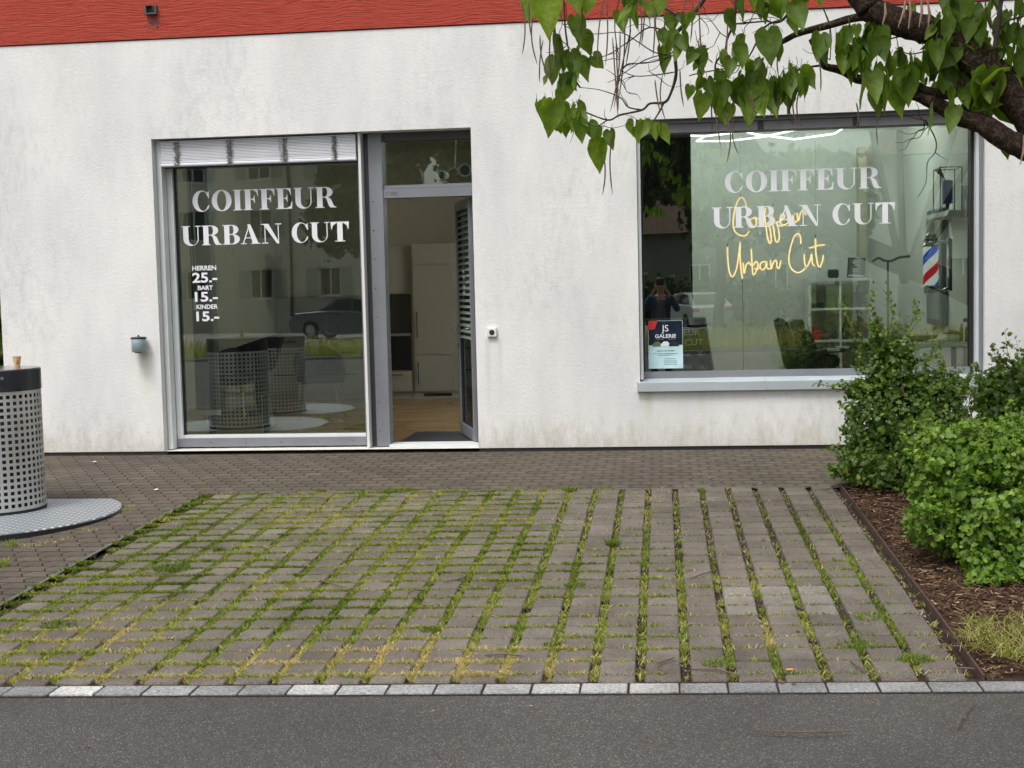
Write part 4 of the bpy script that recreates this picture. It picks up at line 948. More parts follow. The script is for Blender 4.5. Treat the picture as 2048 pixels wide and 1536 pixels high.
# ------------------------------------------------------------------ catalpa
tree = thing('catalpa_tree', 'catalpa tree with thick dark limb, large heart shaped leaves and long hanging seed pods', 'tree', (4.1,-4.2,gz(-4.2)))
def pl(pts, y0, y1=None):
    y1 = y0 if y1 is None else y1; n = len(pts)-1
    return [at(a,b_,y0+(y1-y0)*i/n) for i,(a,b_) in enumerate(pts)]
b = MB(); tb = Vector((4.1,-4.2,gz(-4.2)))
def limb(b, pts, r0, r1, sub=5, n=14, jit=.05):
    sp = spline(pts, sub); m = len(sp); b.tube(sp, [(r0+(r1-r0)*i/(m-1))*(1+rnd.uniform(-jit,jit)) for i in range(m)], n)
lim = pl([(2400,560),(2200,400),(2100,300),(2050,215),(1985,150),(1925,95),(1860,62),(1800,45),(1740,18),(1700,-40),(1650,-130)], -4.2,-4.0)
limb(b, [tb-Vector((0,0,.1)), tb+Vector((.02,0,.7)), tb+Vector((-.1,0,1.25))]+lim[1:3], .20, .120, 5, 18)
tr = b.build('trunk', MT['bark'], tree, True)
b = MB(); limb(b, lim[2:6], .112, .086, 6, 16, .08); limb(b, lim[5:9], .086, .074, 6, 14, .08); limb(b, lim[8:], .080, .05, 5, 12)
b.build('main_limb', MT['bark'], tree, True)
b = MB()
limb(b, pl([(2120,330),(2060,300),(2010,278),(1965,248),(1925,236),(1880,212),(1835,190),(1790,178)], -4.2,-4.05), .072, .032, 5, 12, .08)
limb(b, pl([(1800,182),(1760,170),(1715,158),(1680,140),(1650,132),(1640,110),(1622,78)], -4.05,-4.0), .030, .016, 5, 10, .1)
limb(b, pl([(1735,32),(1700,38),(1660,50),(1600,66),(1575,78),(1550,92)], -4.05,-3.9), .026, .014, 5, 9)
limb(b, pl([(1920,160),(1905,190),(1850,180),(1835,168)], -4.1), .03, .02, 4, 8)
b.build('side_limb', MT['bark'], tree, True)
tw = MB()
TWS = [([(1420,-20),(1400,10),(1375,42),(1352,70),(1350,110),(1352,150),(1340,190),(1328,205),(1300,207),(1284,220),(1240,230),(1215,240),(1165,222)],.013,.004,-4.1),
 ([(1284,220),(1256,214),(1240,195),(1200,180),(1160,175)],.005,.0018,-4.1),([(1328,205),(1318,225),(1305,245),(1295,262)],.006,.003,-4.1),([(1215,240),(1195,252),(1180,250)],.004,.002,-4.1),
 ([(1475,-20),(1470,20),(1468,48),(1455,75),(1450,100),(1432,125),(1430,150),(1425,170)],.010,.004,-4.0),([(1590,-20),(1580,20),(1562,42),(1540,45)],.010,.006,-4.),
 ([(1562,40),(1530,55),(1500,110),(1480,130),(1400,146),(1378,152)],.006,.003,-4.),([(1650,130),(1600,138),(1560,158),(1520,164)],.007,.003,-4.),([(1468,48),(1500,45),(1540,42)],.005,.004,-4.),
 ([(1375,42),(1350,28),(1322,12),(1300,-10)],.008,.004,-4.1),([(1350,110),(1300,125),(1255,130),(1235,155),(1215,165)],.004,.0015,-4.1),([(1352,70),(1300,55),(1262,80),(1215,110),(1180,118)],.005,.002,-4.1),
 ([(1350,112),(1310,105),(1270,80),(1240,65),(1190,68),(1150,62)],.004,.0018,-4.1),([(1345,145),(1310,150),(1270,152),(1240,140)],.004,.002,-4.1),([(1235,155),(1290,120),(1345,105)],.003,.003,-4.1),
 ([(1540,45),(1520,30),(1490,20),(1460,0)],.004,.002,-4.),([(1455,75),(1440,65),(1420,40),(1400,36)],.003,.002,-4.),([(1425,125),(1400,100),(1390,60)],.003,.0015,-4.),
 ([(1660,50),(1650,25),(1640,0),(1638,-20)],.005,.003,-4.),([(1660,50),(1662,80),(1660,120)],.004,.003,-4.),([(1700,40),(1695,80),(1690,110),(1680,135)],.005,.003,-4.),
 ([(1860,60),(1835,70),(1790,75),(1760,88),(1740,90)],.006,.003,-4.),([(1850,75),(1830,75),(1800,62),(1755,55)],.004,.002,-4.),([(1895,90),(1860,100),(1820,108),(1790,95)],.006,.002,-4.),
 ([(1990,100),(1995,60),(2000,20),(2005,-20)],.018,.010,-4.3),([(1995,60),(2020,40),(2060,30)],.008,.004,-4.3),([(1995,75),(1975,35),(1970,-10)],.006,.003,-4.3),([(2000,20),(1985,0),(1980,-20)],.005,.003,-4.3),
 ([(1850,240),(1858,252),(1872,282),(1870,305),(1855,325),(1852,365),(1835,395)],.0045,.0015,-4.),([(1850,240),(1848,258),(1838,262)],.003,.002,-4.),([(1160,175),(1145,150),(1140,120),(1135,90)],.006,.003,-4.1),
 ([(1135,90),(1130,50),(1128,0)],.006,.005,-4.1),([(1180,250),(1150,230),(1130,215)],.004,.002,-4.1),([(1240,-10),(1230,40),(1232,80),(1240,120)],.004,.002,-4.1)]
for pts, r0, r1, yy in TWS: limb(tw, pl(pts, yy), r0, r1, 5, 7, .12)
for i in range(95):                     # fine side twiglets
    pts, r0, r1, yy = TWS[rnd.randrange(len(TWS))]; k = rnd.randrange(len(pts)); x0,y0 = pts[k]; a = rnd.uniform(0,2*PI); q = [(x0,y0)]
    for s_ in range(rnd.randint(2,5)): a += rnd.uniform(-.8,.8); q.append((q[-1][0]+math.cos(a)*rnd.uniform(8,20), q[-1][1]+math.sin(a)*rnd.uniform(8,18)))
    limb(tw, pl(q, yy+rnd.uniform(-.05,.05), yy+rnd.uniform(-.15,.15)), .0028, .0012, 3, 5)
tw.build('twigs', MT['twig'], tree, True)
# leaves
ST = [(-.13,.22),(-.06,.38),(.05,.47),(.2,.50),(.38,.45),(.56,.34),(.72,.215),(.86,.10),(.95,.035),(1.,.0)]
lf = MB()
def leaf(p, L, ang, yaw_, pitch_, val, fold=.35, curl=.25, wid=.95):
    """hanging heart leaf: tip direction ang (deg from straight down, + to the right), yaw turns the blade, pitch tips it forward"""
    wid *= rnd.uniform(.60,.90); curl = rnd.choice((.1,.3,.6,.9)); fold = rnd.uniform(.2,1.1); tw_ = rnd.gauss(0,.35)
    if rnd.random() < .35: yaw_ += rnd.choice((-1,1))*rnd.uniform(35,75)
    Rm = Matrix.Rotation(R(yaw_),4,'Z') @ Matrix.Rotation(R(pitch_),4,'X') @ Matrix.Rotation(-R(ang),4,'Y')
    vs = []
    for (t_, hw) in ST:
        bend = curl*t_*t_*.4; wob = .03*math.sin(t_*9+val*20)
        for sgn in (-1,-.55,0,.55,1):
            e = abs(sgn); tt = t_ if not (t_ < 0 and e < .3) else .0
            hx = hw*wid*(1+.05*math.sin(t_*23+sgn*2+val*9)); ta = tw_*tt; xx_ = sgn*hx; vs.append(Vector(((xx_*math.cos(ta)+.10*curl*tt*tt)*L, -(bend+fold*hw*e*e*.5-wob*e)*L+xx_*math.sin(ta)*L, -tt*L)))
    vs = [p+(Rm @ v) for v in vs]; n = 5
    lf.add(vs, [(i*n+k, i*n+k+1, i*n+n+k+1, i*n+n+k) for i in range(len(ST)-1) for k in range(4)], 0, val)
    lf.tube([p+(Rm@Vector((0,0,0))), p+Vector((rnd.uniform(-.02,.02),rnd.uniform(0,.03),L*.35))], .0016, 4, 0, .6)
def lpx(px_, py_, Lpx, ang=0, yaw_=None, pitch_=None, val=None, y=-4.15, **k):
    sc = FPX/(11.814+y); p = at(px_,py_,y+rnd.uniform(-.12,.12))
    leaf(p, Lpx/sc, ang, rnd.uniform(-25,25) if yaw_ is None else yaw_, rnd.uniform(-15,25) if pitch_ is None else pitch_, rnd.random() if val is None else val, **k)
big = [(1090,-22,98,3,0,5,.9),(1063,-10,55,-10,20,5,.8),(1108,-10,50,20,-20,0,.7),(1145,-20,45,10,0,0,.75),(1178,-15,42,-12,10,0,.8),(1150,35,52,8,10,0,.5),(1168,65,44,12,-15,10,.4),(1105,75,70,-3,30,0,.45),(1110,115,50,-5,-50,0,.3),
 (1140,105,48,10,0,0,.35),(1160,118,45,15,20,5,.4),(1150,150,32,20,0,0,.5),(1138,160,50,-25,0,0,.6),(1125,180,30,-20,10,0,.5),(1187,112,36,40,20,0,.3),(1075,205,48,-8,50,0,.7),(1092,200,36,-20,20,0,.6),(1108,205,68,-12,10,5,.65),(1122,210,40,20,0,0,.6),(1145,222,40,0,0,5,.7),(1155,205,40,10,0,0,.6),(1158,240,42,5,30,0,.6),(1195,282,58,2,0,5,.85),(1178,245,38,10,20,0,.5),(1205,258,40,-5,-30,0,.5),(1220,262,36,10,-30,0,.45),
 (1240,25,40,0,0,0,.5),(1262,10,42,0,0,0,.55),(1270,25,38,10,20,0,.4),(1300,5,30,0,0,0,.6),(1322,0,30,-10,0,0,.7),(1343,30,34,0,0,0,.45),(1335,62,44,-5,20,0,.35),(1365,70,42,25,0,0,.25),(1320,95,50,0,40,0,.4),(1325,62,28,5,0,0,.3),
 (1390,100,30,-30,0,0,.3),(1402,100,38,0,0,5,.3),(1392,120,38,-10,20,0,.3),(1380,172,26,-12,30,0,.6),(1486,0,42,0,0,0,.25),(1520,-5,46,0,10,0,.5),(1560,-10,45,0,0,0,.4),(1590,10,50,10,0,5,.35),(1588,30,40,15,0,0,.4),(1535,62,66,5,0,0,.35),(1555,90,30,5,20,0,.3),
 (1490,75,44,-20,0,0,.35),(1478,90,46,-10,20,0,.35),(1440,105,35,-15,60,0,.6),(1462,118,40,-15,10,0,.3),(1510,128,46,-5,0,5,.1),(1498,145,36,0,10,0,.1),(1470,175,44,5,0,0,.55),(1415,160,40,15,0,0,.4),(1425,172,48,20,0,0,.45),(1405,188,48,-8,10,0,.65),(1445,165,42,0,0,0,.5),(1440,195,52,8,0,5,.65),(1462,210,38,-10,20,0,.6),
 (1500,180,72,-3,10,5,.6),(1515,185,52,15,-20,0,.6),(1535,165,70,8,10,0,.5),(1555,160,46,-10,0,0,.45),(1570,150,46,-12,30,0,.4),(1580,140,44,5,0,0,.3),(1590,150,40,-20,0,0,.4),(1600,140,58,32,20,0,.5),(1610,138,40,20,0,0,.4),(1525,160,40,-30,0,0,.3),
 (1640,70,48,-10,20,0,.4),(1672,70,38,0,0,0,.45),(1690,60,36,-20,0,0,.4),(1655,85,44,10,0,0,.35),(1700,60,60,-10,0,5,.4),(1745,70,46,-5,0,0,.4),(1760,78,40,10,0,0,.4),(1715,95,50,0,20,0,.5),(1735,110,50,-5,10,0,.4),(1700,110,56,-5,20,0,.5),
 (1772,150,72,2,0,5,.92),(1725,150,60,-12,30,0,.5),(1745,145,60,-5,10,0,.6),(1810,142,62,5,0,5,.55),(1790,170,60,0,20,0,.6),(1830,120,46,-5,0,0,.5),(1850,105,50,5,10,5,.5),(1870,85,50,0,0,0,.5),(1885,100,56,-15,20,0,.55),(1755,170,60,5,0,5,.45),(1800,185,40,0,0,0,.4),
 (1905,85,60,-38,0,20,.55),(1925,120,80,-42,0,30,.7),(1930,92,44,-20,0,40,.75),(1965,90,40,10,0,10,.7),(1995,105,44,-55,0,0,.7),(1975,140,90,-5,0,20,.85),(2015,150,92,-45,0,25,.9),(1900,175,40,-25,0,0,.6),(1925,180,34,10,0,0,.6),(1910,215,50,-18,0,0,.7),(1950,195,60,20,0,5,.65),(1965,215,55,15,20,0,.6),(1935,215,40,0,0,0,.5),(1860,215,52,-20,30,0,.6),
 (1920,-5,56,0,0,0,.5),(1900,10,40,10,0,0,.6),(1895,35,44,-5,0,0,.5),(1940,40,40,-10,0,0,.45),(1960,45,44,5,0,0,.5),(1880,45,34,10,0,0,.55),(1950,10,36,0,0,0,.4),(2030,-10,46,10,0,0,.5),(2020,50,40,-10,0,0,.4),(2040,60,50,10,0,0,.35),(2025,95,44,20,0,0,.4),(2040,110,40,0,0,0,.4),(1990,-10,30,0,0,0,.4),
 (1265,240,30,-5,0,0,.75),(1285,245,34,-20,30,0,.6),(1308,248,30,5,0,0,.75),(1322,252,36,20,0,0,.6),(1300,242,26,-30,0,0,.5),(1270,255,30,10,10,0,.7),(2048,130,50,0,0,0,.4),(2005,285,32,0,60,0,.6)]
for e in big: lpx(e[0],e[1],e[2]*(1.14 if e[2] < 66 else 1.05),e[3],e[4]+rnd.uniform(-12,12),e[5]+rnd.uniform(-8,8),min(1,max(0,e[6]*.9+rnd.uniform(-.1,.1))))
CL = [(1140,235,45,40,14,32),(1145,130,35,50,8,30),(1270,0,60,30,9,36),(1340,40,40,30,5,30),(1400,130,30,40,6,30),(1490,150,60,50,16,34),(1560,180,50,30,12,36),(1520,20,60,30,8,36),(1600,0,40,20,5,36),(1730,110,60,50,18,40),(1800,150,60,50,14,40),
      (1880,140,50,60,16,38),(1930,60,60,40,16,34),(1960,180,60,50,14,38),(2000,60,50,50,12,34),(2040,120,30,70,8,36),(1900,0,90,25,10,36),(1750,60,40,40,6,34)]
for cx,cy,rx,ry,n,s_ in CL:
    for i in range(n): lpx(rnd.gauss(cx,rx*.5), rnd.gauss(cy,ry*.45)-12, s_*rnd.uniform(.65,1.4), rnd.gauss(0,22), rnd.uniform(-70,70), rnd.uniform(-20,35), rnd.random()*.7, -4.1)
# more crown above and beside the picture
for i in range(900):
    a = rnd.uniform(0,2*PI); q = math.sqrt(rnd.random())
    P0 = Vector((3.6+q*2.9*math.cos(a), -4.6+q*2.4*math.sin(a), 4.6+rnd.uniform(-.9,1.5)*(1-.5*q)))
    leaf(P0, rnd.uniform(.12,.24), rnd.gauss(0,25), rnd.uniform(0,360), rnd.uniform(-30,50), rnd.random()*.8)
lf.build('crown', MT['leaf'], tree, True)
lb = MB()
for i in range(9):
    a = i*.7; e = Vector((3.6+2.4*math.cos(a), -4.6+2.0*math.sin(a), 4.6+rnd.uniform(-.5,1.)))
    m_ = (lim[1]+e)/2; k1 = Vector((rnd.uniform(-.4,.4),rnd.uniform(-.4,.4),rnd.uniform(.2,.7)))
    limb(lb, [lim[10] if i%2 else lim[0], m_+k1*.5+Vector((.5,0,.5)), m_+k1+Vector((.3*math.sin(i),.3*math.cos(i),.2)), e+Vector((0,0,.3)), e+Vector((.3*math.cos(i*2),.3*math.sin(i*2),.6))], .045, .008, 6, 8)
lb.build('upper_limbs', MT['bark'], tree, True)
# seed pods
PODS = [(1042,0,105,0),(1058,0,75,3),(1066,30,95,4),(1080,70,90,12),(1086,80,82,-6),(1107,30,110,-3),(1112,30,100,0),(1102,60,110,0),(1160,0,75,-6),(1207,0,130,-6),(1213,0,125,-2),(1225,75,155,3),(1232,75,140,1),(1240,60,155,-8),(1262,60,150,-14),(1245,-20,210,-3),(1258,0,130,-4),(1272,-20,110,2),(1290,-10,95,-5),(1308,0,110,-2),(1318,0,90,1),(1338,0,100,-2),(1372,-10,110,2),(1385,-20,100,-3),(1325,150,88,3),(1310,160,60,8),(1360,140,70,5),
 (1398,-5,120,2),(1500,180,60,0),(1422,205,60,1),(1452,225,95,0),(1470,230,75,4),(1430,218,72,8),(1585,178,70,1),(1592,178,70,3),(1598,182,70,4),(1637,108,70,3),(1755,215,70,0),(1712,205,50,0),(1560,90,60,-3),(1455,45,90,-4),(1225,262,122,-1),(1203,290,98,0)]
for i, (px_,py_,Lp,lean) in enumerate(PODS):
    sc = FPX/7.75; y = -4.06-rnd.uniform(0,.2); p = at(px_,py_,y); L = Lp/sc; b = MB(); c = rnd.uniform(-.05,.05)
    pts = [p+Vector((math.sin(R(lean))*L*k/10+c*math.sin(PI*k/10)*.5, 0, -L*k/10)) for k in range(11)]
    b.tube(spline(pts,1), [.0018]+[.0040]*8+[.0030,.001], 6); b.build('seed_pod', MT['pod'], tree)
for i, (x0,y0,x1,y1_) in enumerate(((1812,-10,1796,55),(1818,-10,1817,58),(1842,-10,1838,55),(1855,0,1856,55),(2048,270,2040,330),(1770,5,1765,50))):
    b = MB(); p = at(x0,y0,-4.45); q = at(x1,y1_,-4.45); b.tube([p,(p+q)/2+Vector((.01,0,0)),q],[.004,.008,.002],6); b.build('seed_pod', MT['podlt'], tree)

n = 420; x = nr.uniform(-5.5,1.9,n); y = nr.uniform(-7.6,-.1,n); k = (y > -1.85) | (nr.random(n) < .4); x = x[k]; y = y[k]; n = len(x)
a = nr.uniform(0,2*PI,n); l = nr.uniform(.006,.022,n); wd = l*nr.uniform(.2,.6,n); c = np.stack([x,y,-.03+.03*y+.014],1); d = np.stack([np.cos(a),np.sin(a),nr.normal(0,.15,n)],1)*l[:,None]; s2 = np.stack([-np.sin(a),np.cos(a),nr.normal(0,.15,n)],1)*wd[:,None]
struct(np_mesh('leaf_litter', np.stack([c-d,c+s2,c+d,c-s2],1).reshape(-1,3), np.arange(4*n).reshape(n,4), np.repeat(nr.random(n)**.6,4), MT['mulch']), 'stuff', 'small dry leaf bits scattered on the paving and road')
# fallen pods, a cigarette butt ------------------------------------------
FP = [(1505,1472,1700,1474,'long dark thin pod lying flat on the asphalt in front of the kerb'),(1380,1165,1425,1150,'long curved fallen seed pod between two paver columns in the right rear of the bay'),(1318,1358,1350,1325,'curved fallen pod near the kerb below the middle of the bay'),(1380,1348,1480,1362,'longest thin fallen pod lying along the kerb'),
      (1700,1330,1755,1362,'dark fallen pod across the front right joints of the bay'),(1870,1300,1960,1302,'straight brown fallen pod crossing the steel edging'),(285,1150,345,1156,'reddish fallen pod in the left part of the bay beside a weed tuft'),
      (300,1205,372,1190,'reddish fallen pod in the left middle of the bay'),(885,1172,935,1160,'thin fallen pod near the middle of the bay'),(815,1195,850,1188,'short fallen pod left of the bay centre'),(970,1320,1050,1322,'thin fallen pod in the second paver row from the kerb'),
      (1905,1348,1950,1348,'fallen pod lying beside the front end of the steel edging'),(1912,1468,1950,1412,'dark curved pod on the asphalt at the right'),(640,1168,690,1182,'thin brown fallen pod left of the bay centre, near the middle rows'),(1640,985,1700,970,'fallen pod at the rear right corner of the bay')]
for x0,y0,x1,y1_,lab in FP:
    p, q = atg(x0,y0), atg(x1,y1_); b = MB(); m_ = (p+q)/2; d = (q-p); nrm = Vector((-d.y,d.x,0))*rnd.uniform(-.2,.2)
    pts = spline([p+Vector((0,0,.022)), m_+nrm+Vector((0,0,.026)), q+Vector((0,0,.022))],5); b.tube(pts, [.0015]+[.0036]*(len(pts)-2)+[.001], 6)
    tag(b.build('fallen_pod', MT['pod']), lab, 'seed pod', 'seed pods fallen on the ground')
p = atg(1580,1348); b = MB(); b.tube([p+Vector((-.016,0,.019)), p+Vector((.014,.003,.019))], .004, 8); tag(b.build('cigarette_butt', MT['butt']), 'orange cigarette butt lying between the front pavers on the right', 'cigarette butt')
for (px_,py_,lab) in ((1815,1084,'white paper scrap lying on the bark mulch'),(188,927,'small white scrap on the block paving near the left wall'),(312,983,'white litter scrap on the block paving right of the steel platform')):
    p = atg(px_,py_); b = MB(); h_ = .055 if px_ > 1800 else .012; b.add([p+Vector((-.022,-.01,h_)),p+Vector((.02,-.012,h_+.006)),p+Vector((.024,.012,h_)),p+Vector((0,.02,h_+.01)),p+Vector((-.02,.012,h_))],[(0,1,2,3,4)]); tag(b.build('paper_scrap', MT['white']), lab, 'litter')

# ------------------------------------------------------------------ back-wash room behind the left window
KY0 = 5.31
def wx(px_, py_=700, y=KY0): return at(px_,py_,y).x
t = thing('tall_cabinet', 'tall taupe kitchen cabinet with two long bar handles seen through the open door', 'cabinet', (-2.98,KY0+.3,.015))
b = MB(); b.box(-3.245,-2.40,KY0+.022,KY0+.60,.10,2.04); b.build('carcass', MT['cab'], t)
for (a,c,z0,z1,nm) in ((-3.215,-2.70,.115,.585,'cabinet_door'),(-3.215,-2.70,.592,1.765,'cabinet_door'),(-3.215,-2.70,1.772,2.03,'cabinet_door')):
    b = MB(); b.bbox(a,c,KY0,KY0+.019,z0,z1,.002); d_ = b.build(nm, MT['cab'], t)
    if z1 < 1.8:
        z_ = (.20,.50) if z1 < .6 else (.82,1.16); b = MB(); b.box(-3.175,-3.163,KY0-.03,KY0-.02,z_[0],z_[1]); b.box(-3.175,-3.163,KY0-.02,KY0,z_[0]+.02,z_[0]+.03); b.box(-3.175,-3.163,KY0-.02,KY0,z_[1]-.03,z_[1]-.02); b.build('handle', MT['cabdk'], d_)
b = MB(); b.box(-3.245,-2.40,KY0+.03,KY0+.5,.016,.095,0); b.box(-3.11,-2.74,KY0+.027,KY0+.0295,.045,.085,1); b.build('plinth', [MT['cab'], MT['gasket']], t)
t = thing('kitchen_counter', 'long grey taupe counter unit with drawers and a sink tap along the rear wall', 'counter', (-4.2,KY0+.3,.015))
b = MB(); b.box(-5.2,-3.255,KY0+.022,KY0+.60,.10,.845); b.box(-5.2,-3.255,KY0+.05,KY0+.5,.016,.099); b.build('carcass', MT['cab'], t)
b = MB(); b.box(-5.2,-3.255,KY0-.015,KY0+.60,.846,.875); b.build('worktop', MT['worktop'], t)
b = MB(); b.box(-5.2,-3.255,KY0+.56,KY0+.60,.876,1.385); b.build('splashback', MT['splash'], t)
for (a,c) in ((-5.19,-4.72),(-4.715,-4.29),(-4.285,-3.93),(-3.925,-3.63)):
    for (z0,z1) in ((.115,.40),(.405,.69),(.695,.84)):
        b = MB(); b.bbox(a,c,KY0,KY0+.02,z0,z1,.002); d_ = b.build('drawer', MT['cab'], t); b = MB(); b.box(a+.08,c-.08,KY0-.022,KY0-.012,z1-.05,z1-.038); b.box(a+.1,a+.112,KY0-.012,KY0,z1-.05,z1-.038); b.box(c-.112,c-.1,KY0-.012,KY0,z1-.05,z1-.038); b.build('handle', MT['cabdk'], d_)
b = MB(); b.box(-3.62,-3.26,KY0+.004,KY0+.021,.395,.84); b.build('niche_panel', MT['gasket'], t)  # flat black slab in place of an open recess
b = MB(); b.bbox(-3.62,-3.26,KY0,KY0+.02,.115,.385,.002); d_ = b.build('drawer', MT['cab'], t); b = MB(); b.box(-3.60,-3.38,KY0-.022,KY0-.012,.33,.342); b.build('handle', MT['cabdk'], d_)
b = MB(); X0 = wx(640); b.tube(spline([(X0,KY0+.4,.876),(X0,KY0+.4,1.08),(X0,KY0+.33,1.16),(X0,KY0+.24,1.10)],6), .010, 8); b.box(X0-.02,X0+.06,KY0+.38,KY0+.42,.876,.90); b.build('tap', MT['chrome'], t)
t = thing('wall_cupboard', 'taupe wall cupboard above the counter beside the tall cabinet', 'cupboard', (-4.1,KY0+.4,1.39))
b = MB(); b.box(-5.0,-3.255,KY0+.12,KY0+.60,1.39,2.02); b.build('carcass', MT['cab'], t)
for a in (-4.98,-4.40,-3.82):
    b = MB(); b.bbox(a,a+.57,KY0+.10,KY0+.119,1.40,2.0,.002); b.build('cupboard_door', MT['cab'], t)
# black back-wash basin on a pedestal
p = at(520,690,3.6)
t = thing('wash_basin', 'black backwash hair basin with tilted rim behind the shop window', 'basin', (p.x,3.6,.015))
b = MB(); zb_ = .80
n = 28; rings = []
for (rx,ry,z,tl) in ((.10,.13,-.30,0),(.15,.17,-.26,0),(.20,.22,-.10,.02),(.26,.26,.06,.08),(.27,.27,.075,.09),(.23,.23,.065,.09),(.15,.15,-.06,.03),(.04,.04,-.14,0)):
    rings.append([(rx*math.cos(2*PI*i/n)*1.15+.04*(z+.3), 3.6-p.y+ry*math.sin(2*PI*i/n), zb_+z+tl*math.cos(2*PI*i/n)) for i in range(n)])
vs = [q for r_ in rings for q in r_]; b.add(vs, [(k*n+i,k*n+(i+1)%n,k*n+n+(i+1)%n,k*n+n+i) for k in range(len(rings)-1) for i in range(n)]+[tuple(range(n-1,-1,-1))])
b.build('bowl', MT['blackg'], t, True, world=False)
b = MB(); b.lathe([(.17,0),(.17,.03),(.09,.06),(.08,.50),(.10,.52)], 24); b.build('pedestal', MT['black'], t, world=False)
def tub_chair(px_, y, label, rz):
    p = at(px_,760,y); t = thing('salon_chair', label, 'chair', (p.x,y,.015), 'black chairs in the backwash room')
    T = Matrix.Rotation(rz,4,'Z')
    b = MB(); b.bbox(-.25,.25,-.25,.25,.38,.48,.03,0,None,T); b.build('seat', MT['leather'], t, world=False)
    b = MB(); n = 14; vs = []
    for k in range(n+1):
        a = R(-20+220*k/n); hh = .42+.38*math.sin(PI*k/n)**.7
        for (r_,z) in ((.27,.40),(.30,hh),(.26,hh),(.23,.40)): vs.append(T@Vector((r_*math.cos(a),r_*math.sin(a),z)))
    b.add(vs, [(k*4+q,k*4+(q+1)%4,k*4+4+(q+1)%4,k*4+4+q) for k in range(n) for q in range(4)]+[(0,1,2,3),(n*4+3,n*4+2,n*4+1,n*4)]); b.build('backrest', MT['leather'], t, world=False)
    for sx_ in (-1,1):
        for sy_ in (-1,1): b = MB(); b.tube([T@Vector((.2*sx_,.2*sy_,.38)),T@Vector((.24*sx_,.24*sy_,0))],.010,8); b.build('leg', MT['chrome'], t, world=False)
    return t
tub_chair(460, 3.2, 'black chair left of the backwash basin', 0); tub_chair(640, 3.3, 'black chair right of the backwash basin', .4)
# acrylic side table and second cup
p = at(480,795,1.35)
t = thing('acrylic_table', 'clear acrylic side table with pale edges just behind the shop window', 'side table', (p.x,1.35,.015))
b = MB(); b.box(-.29,.29,-.18,.18,.40,.41); b.box(-.29,-.28,-.18,.18,0,.40); b.box(.28,.29,-.18,.18,0,.40); b.build('acrylic_sheet', MT['acrylic'], t, world=False)
b = MB()
for y_ in (-.182,.182):
    b.tube([(-.286,y_,0),(-.286,y_,.405),(.286,y_,.405),(.286,y_,0)], .003, 6)
b.tube([(-.286,.182,.004),(.286,.182,.004)], .002, 6); b.build('edge', MT['acr_edge'], t, world=False)
cup((p.x+.02,1.38,.427), 'paper cup standing on the acrylic side table inside', 1.15)
# string curtain, left edge of the shop window
t = thing('string_curtain', 'dark vertical slat curtain drawn to the left side of the shop window', 'curtain', (-4.35,.62,.3))
b = MB()
for i in range(13):
    xx = -4.47+i*.0165; T = TL((xx,.60+.01*(i%2),0)) @ Matrix.Rotation(R(60),4,'Z'); b.box(-.030,.030,-.0008,.0008,.33,2.84,0,None,T)
b.build('slats', MT['splash'], t)
b = MB()
for i in range(13): T = TL((-4.47+i*.0165,.60+.01*(i%2),0)) @ Matrix.Rotation(R(60),4,'Z'); b.box(-.030,.030,-.002,.002,.28,.328,0,None,T)
b.build('slat_weights', MT['white'], t)
b = MB(); b.box(-4.6,-2.75,.585,.615,2.842,2.87); b.build('rail', MT['frame'], t)
b = MB(); b.tube(spline([(-4.43,.45,2.8),(-4.42,.45,1.6),(-4.40,.45,1.5),(-4.39,.45,1.6),(-4.40,.45,2.8)],5),.002,5); b.bbox(-4.43,-4.40,.44,.46,1.30,1.42,.004); tag(b.build('blind_pull', MT['acr_edge']), 'pale pull cord with small weight hanging at the left edge of the shop window', 'pull cord')
# round twin lamp seen in the transom
p = at(929,341,.42); q = at(886,351,.42)
t = thing('spot_lamp', 'white twin spotlight with two round heads behind the transom window', 'lamp', (p.x,.42,p.z))
for (c,r_,dz_) in ((p,.062,0),(q,.045,0)):
    T = TL((c.x-p.x,0,c.z-p.z)) @ Matrix.Rotation(R(90),4,'X') @ Matrix.Rotation(R(18 if c is p else -30),4,'Y')
    b = MB(); b.lathe([(r_*.7,-.05),(r_,0),(r_,.03),(r_*.86,.032),(r_*.84,.012)], 28, 0, T); h_ = b.build('lamp_head', MT['white'], t, True, world=False)
    b = MB(); b.lathe([(r_*.72,.013),(r_*.70,.016)], 24, 0, T); b.build('lens', MT['mframe'], h_, world=False)
b = MB(); b.tube(spline([(-.06,0,.0),(-.09,0,.03),(-.12,0,.02),(q.x-p.x+.03,0,q.z-p.z+.03)],5), .005, 8); b.tube([(-.09,0,.03),(-.09,.2,3.07-p.z)], .006, 8); b.build('lamp_arm', MT['white'], t, world=False)

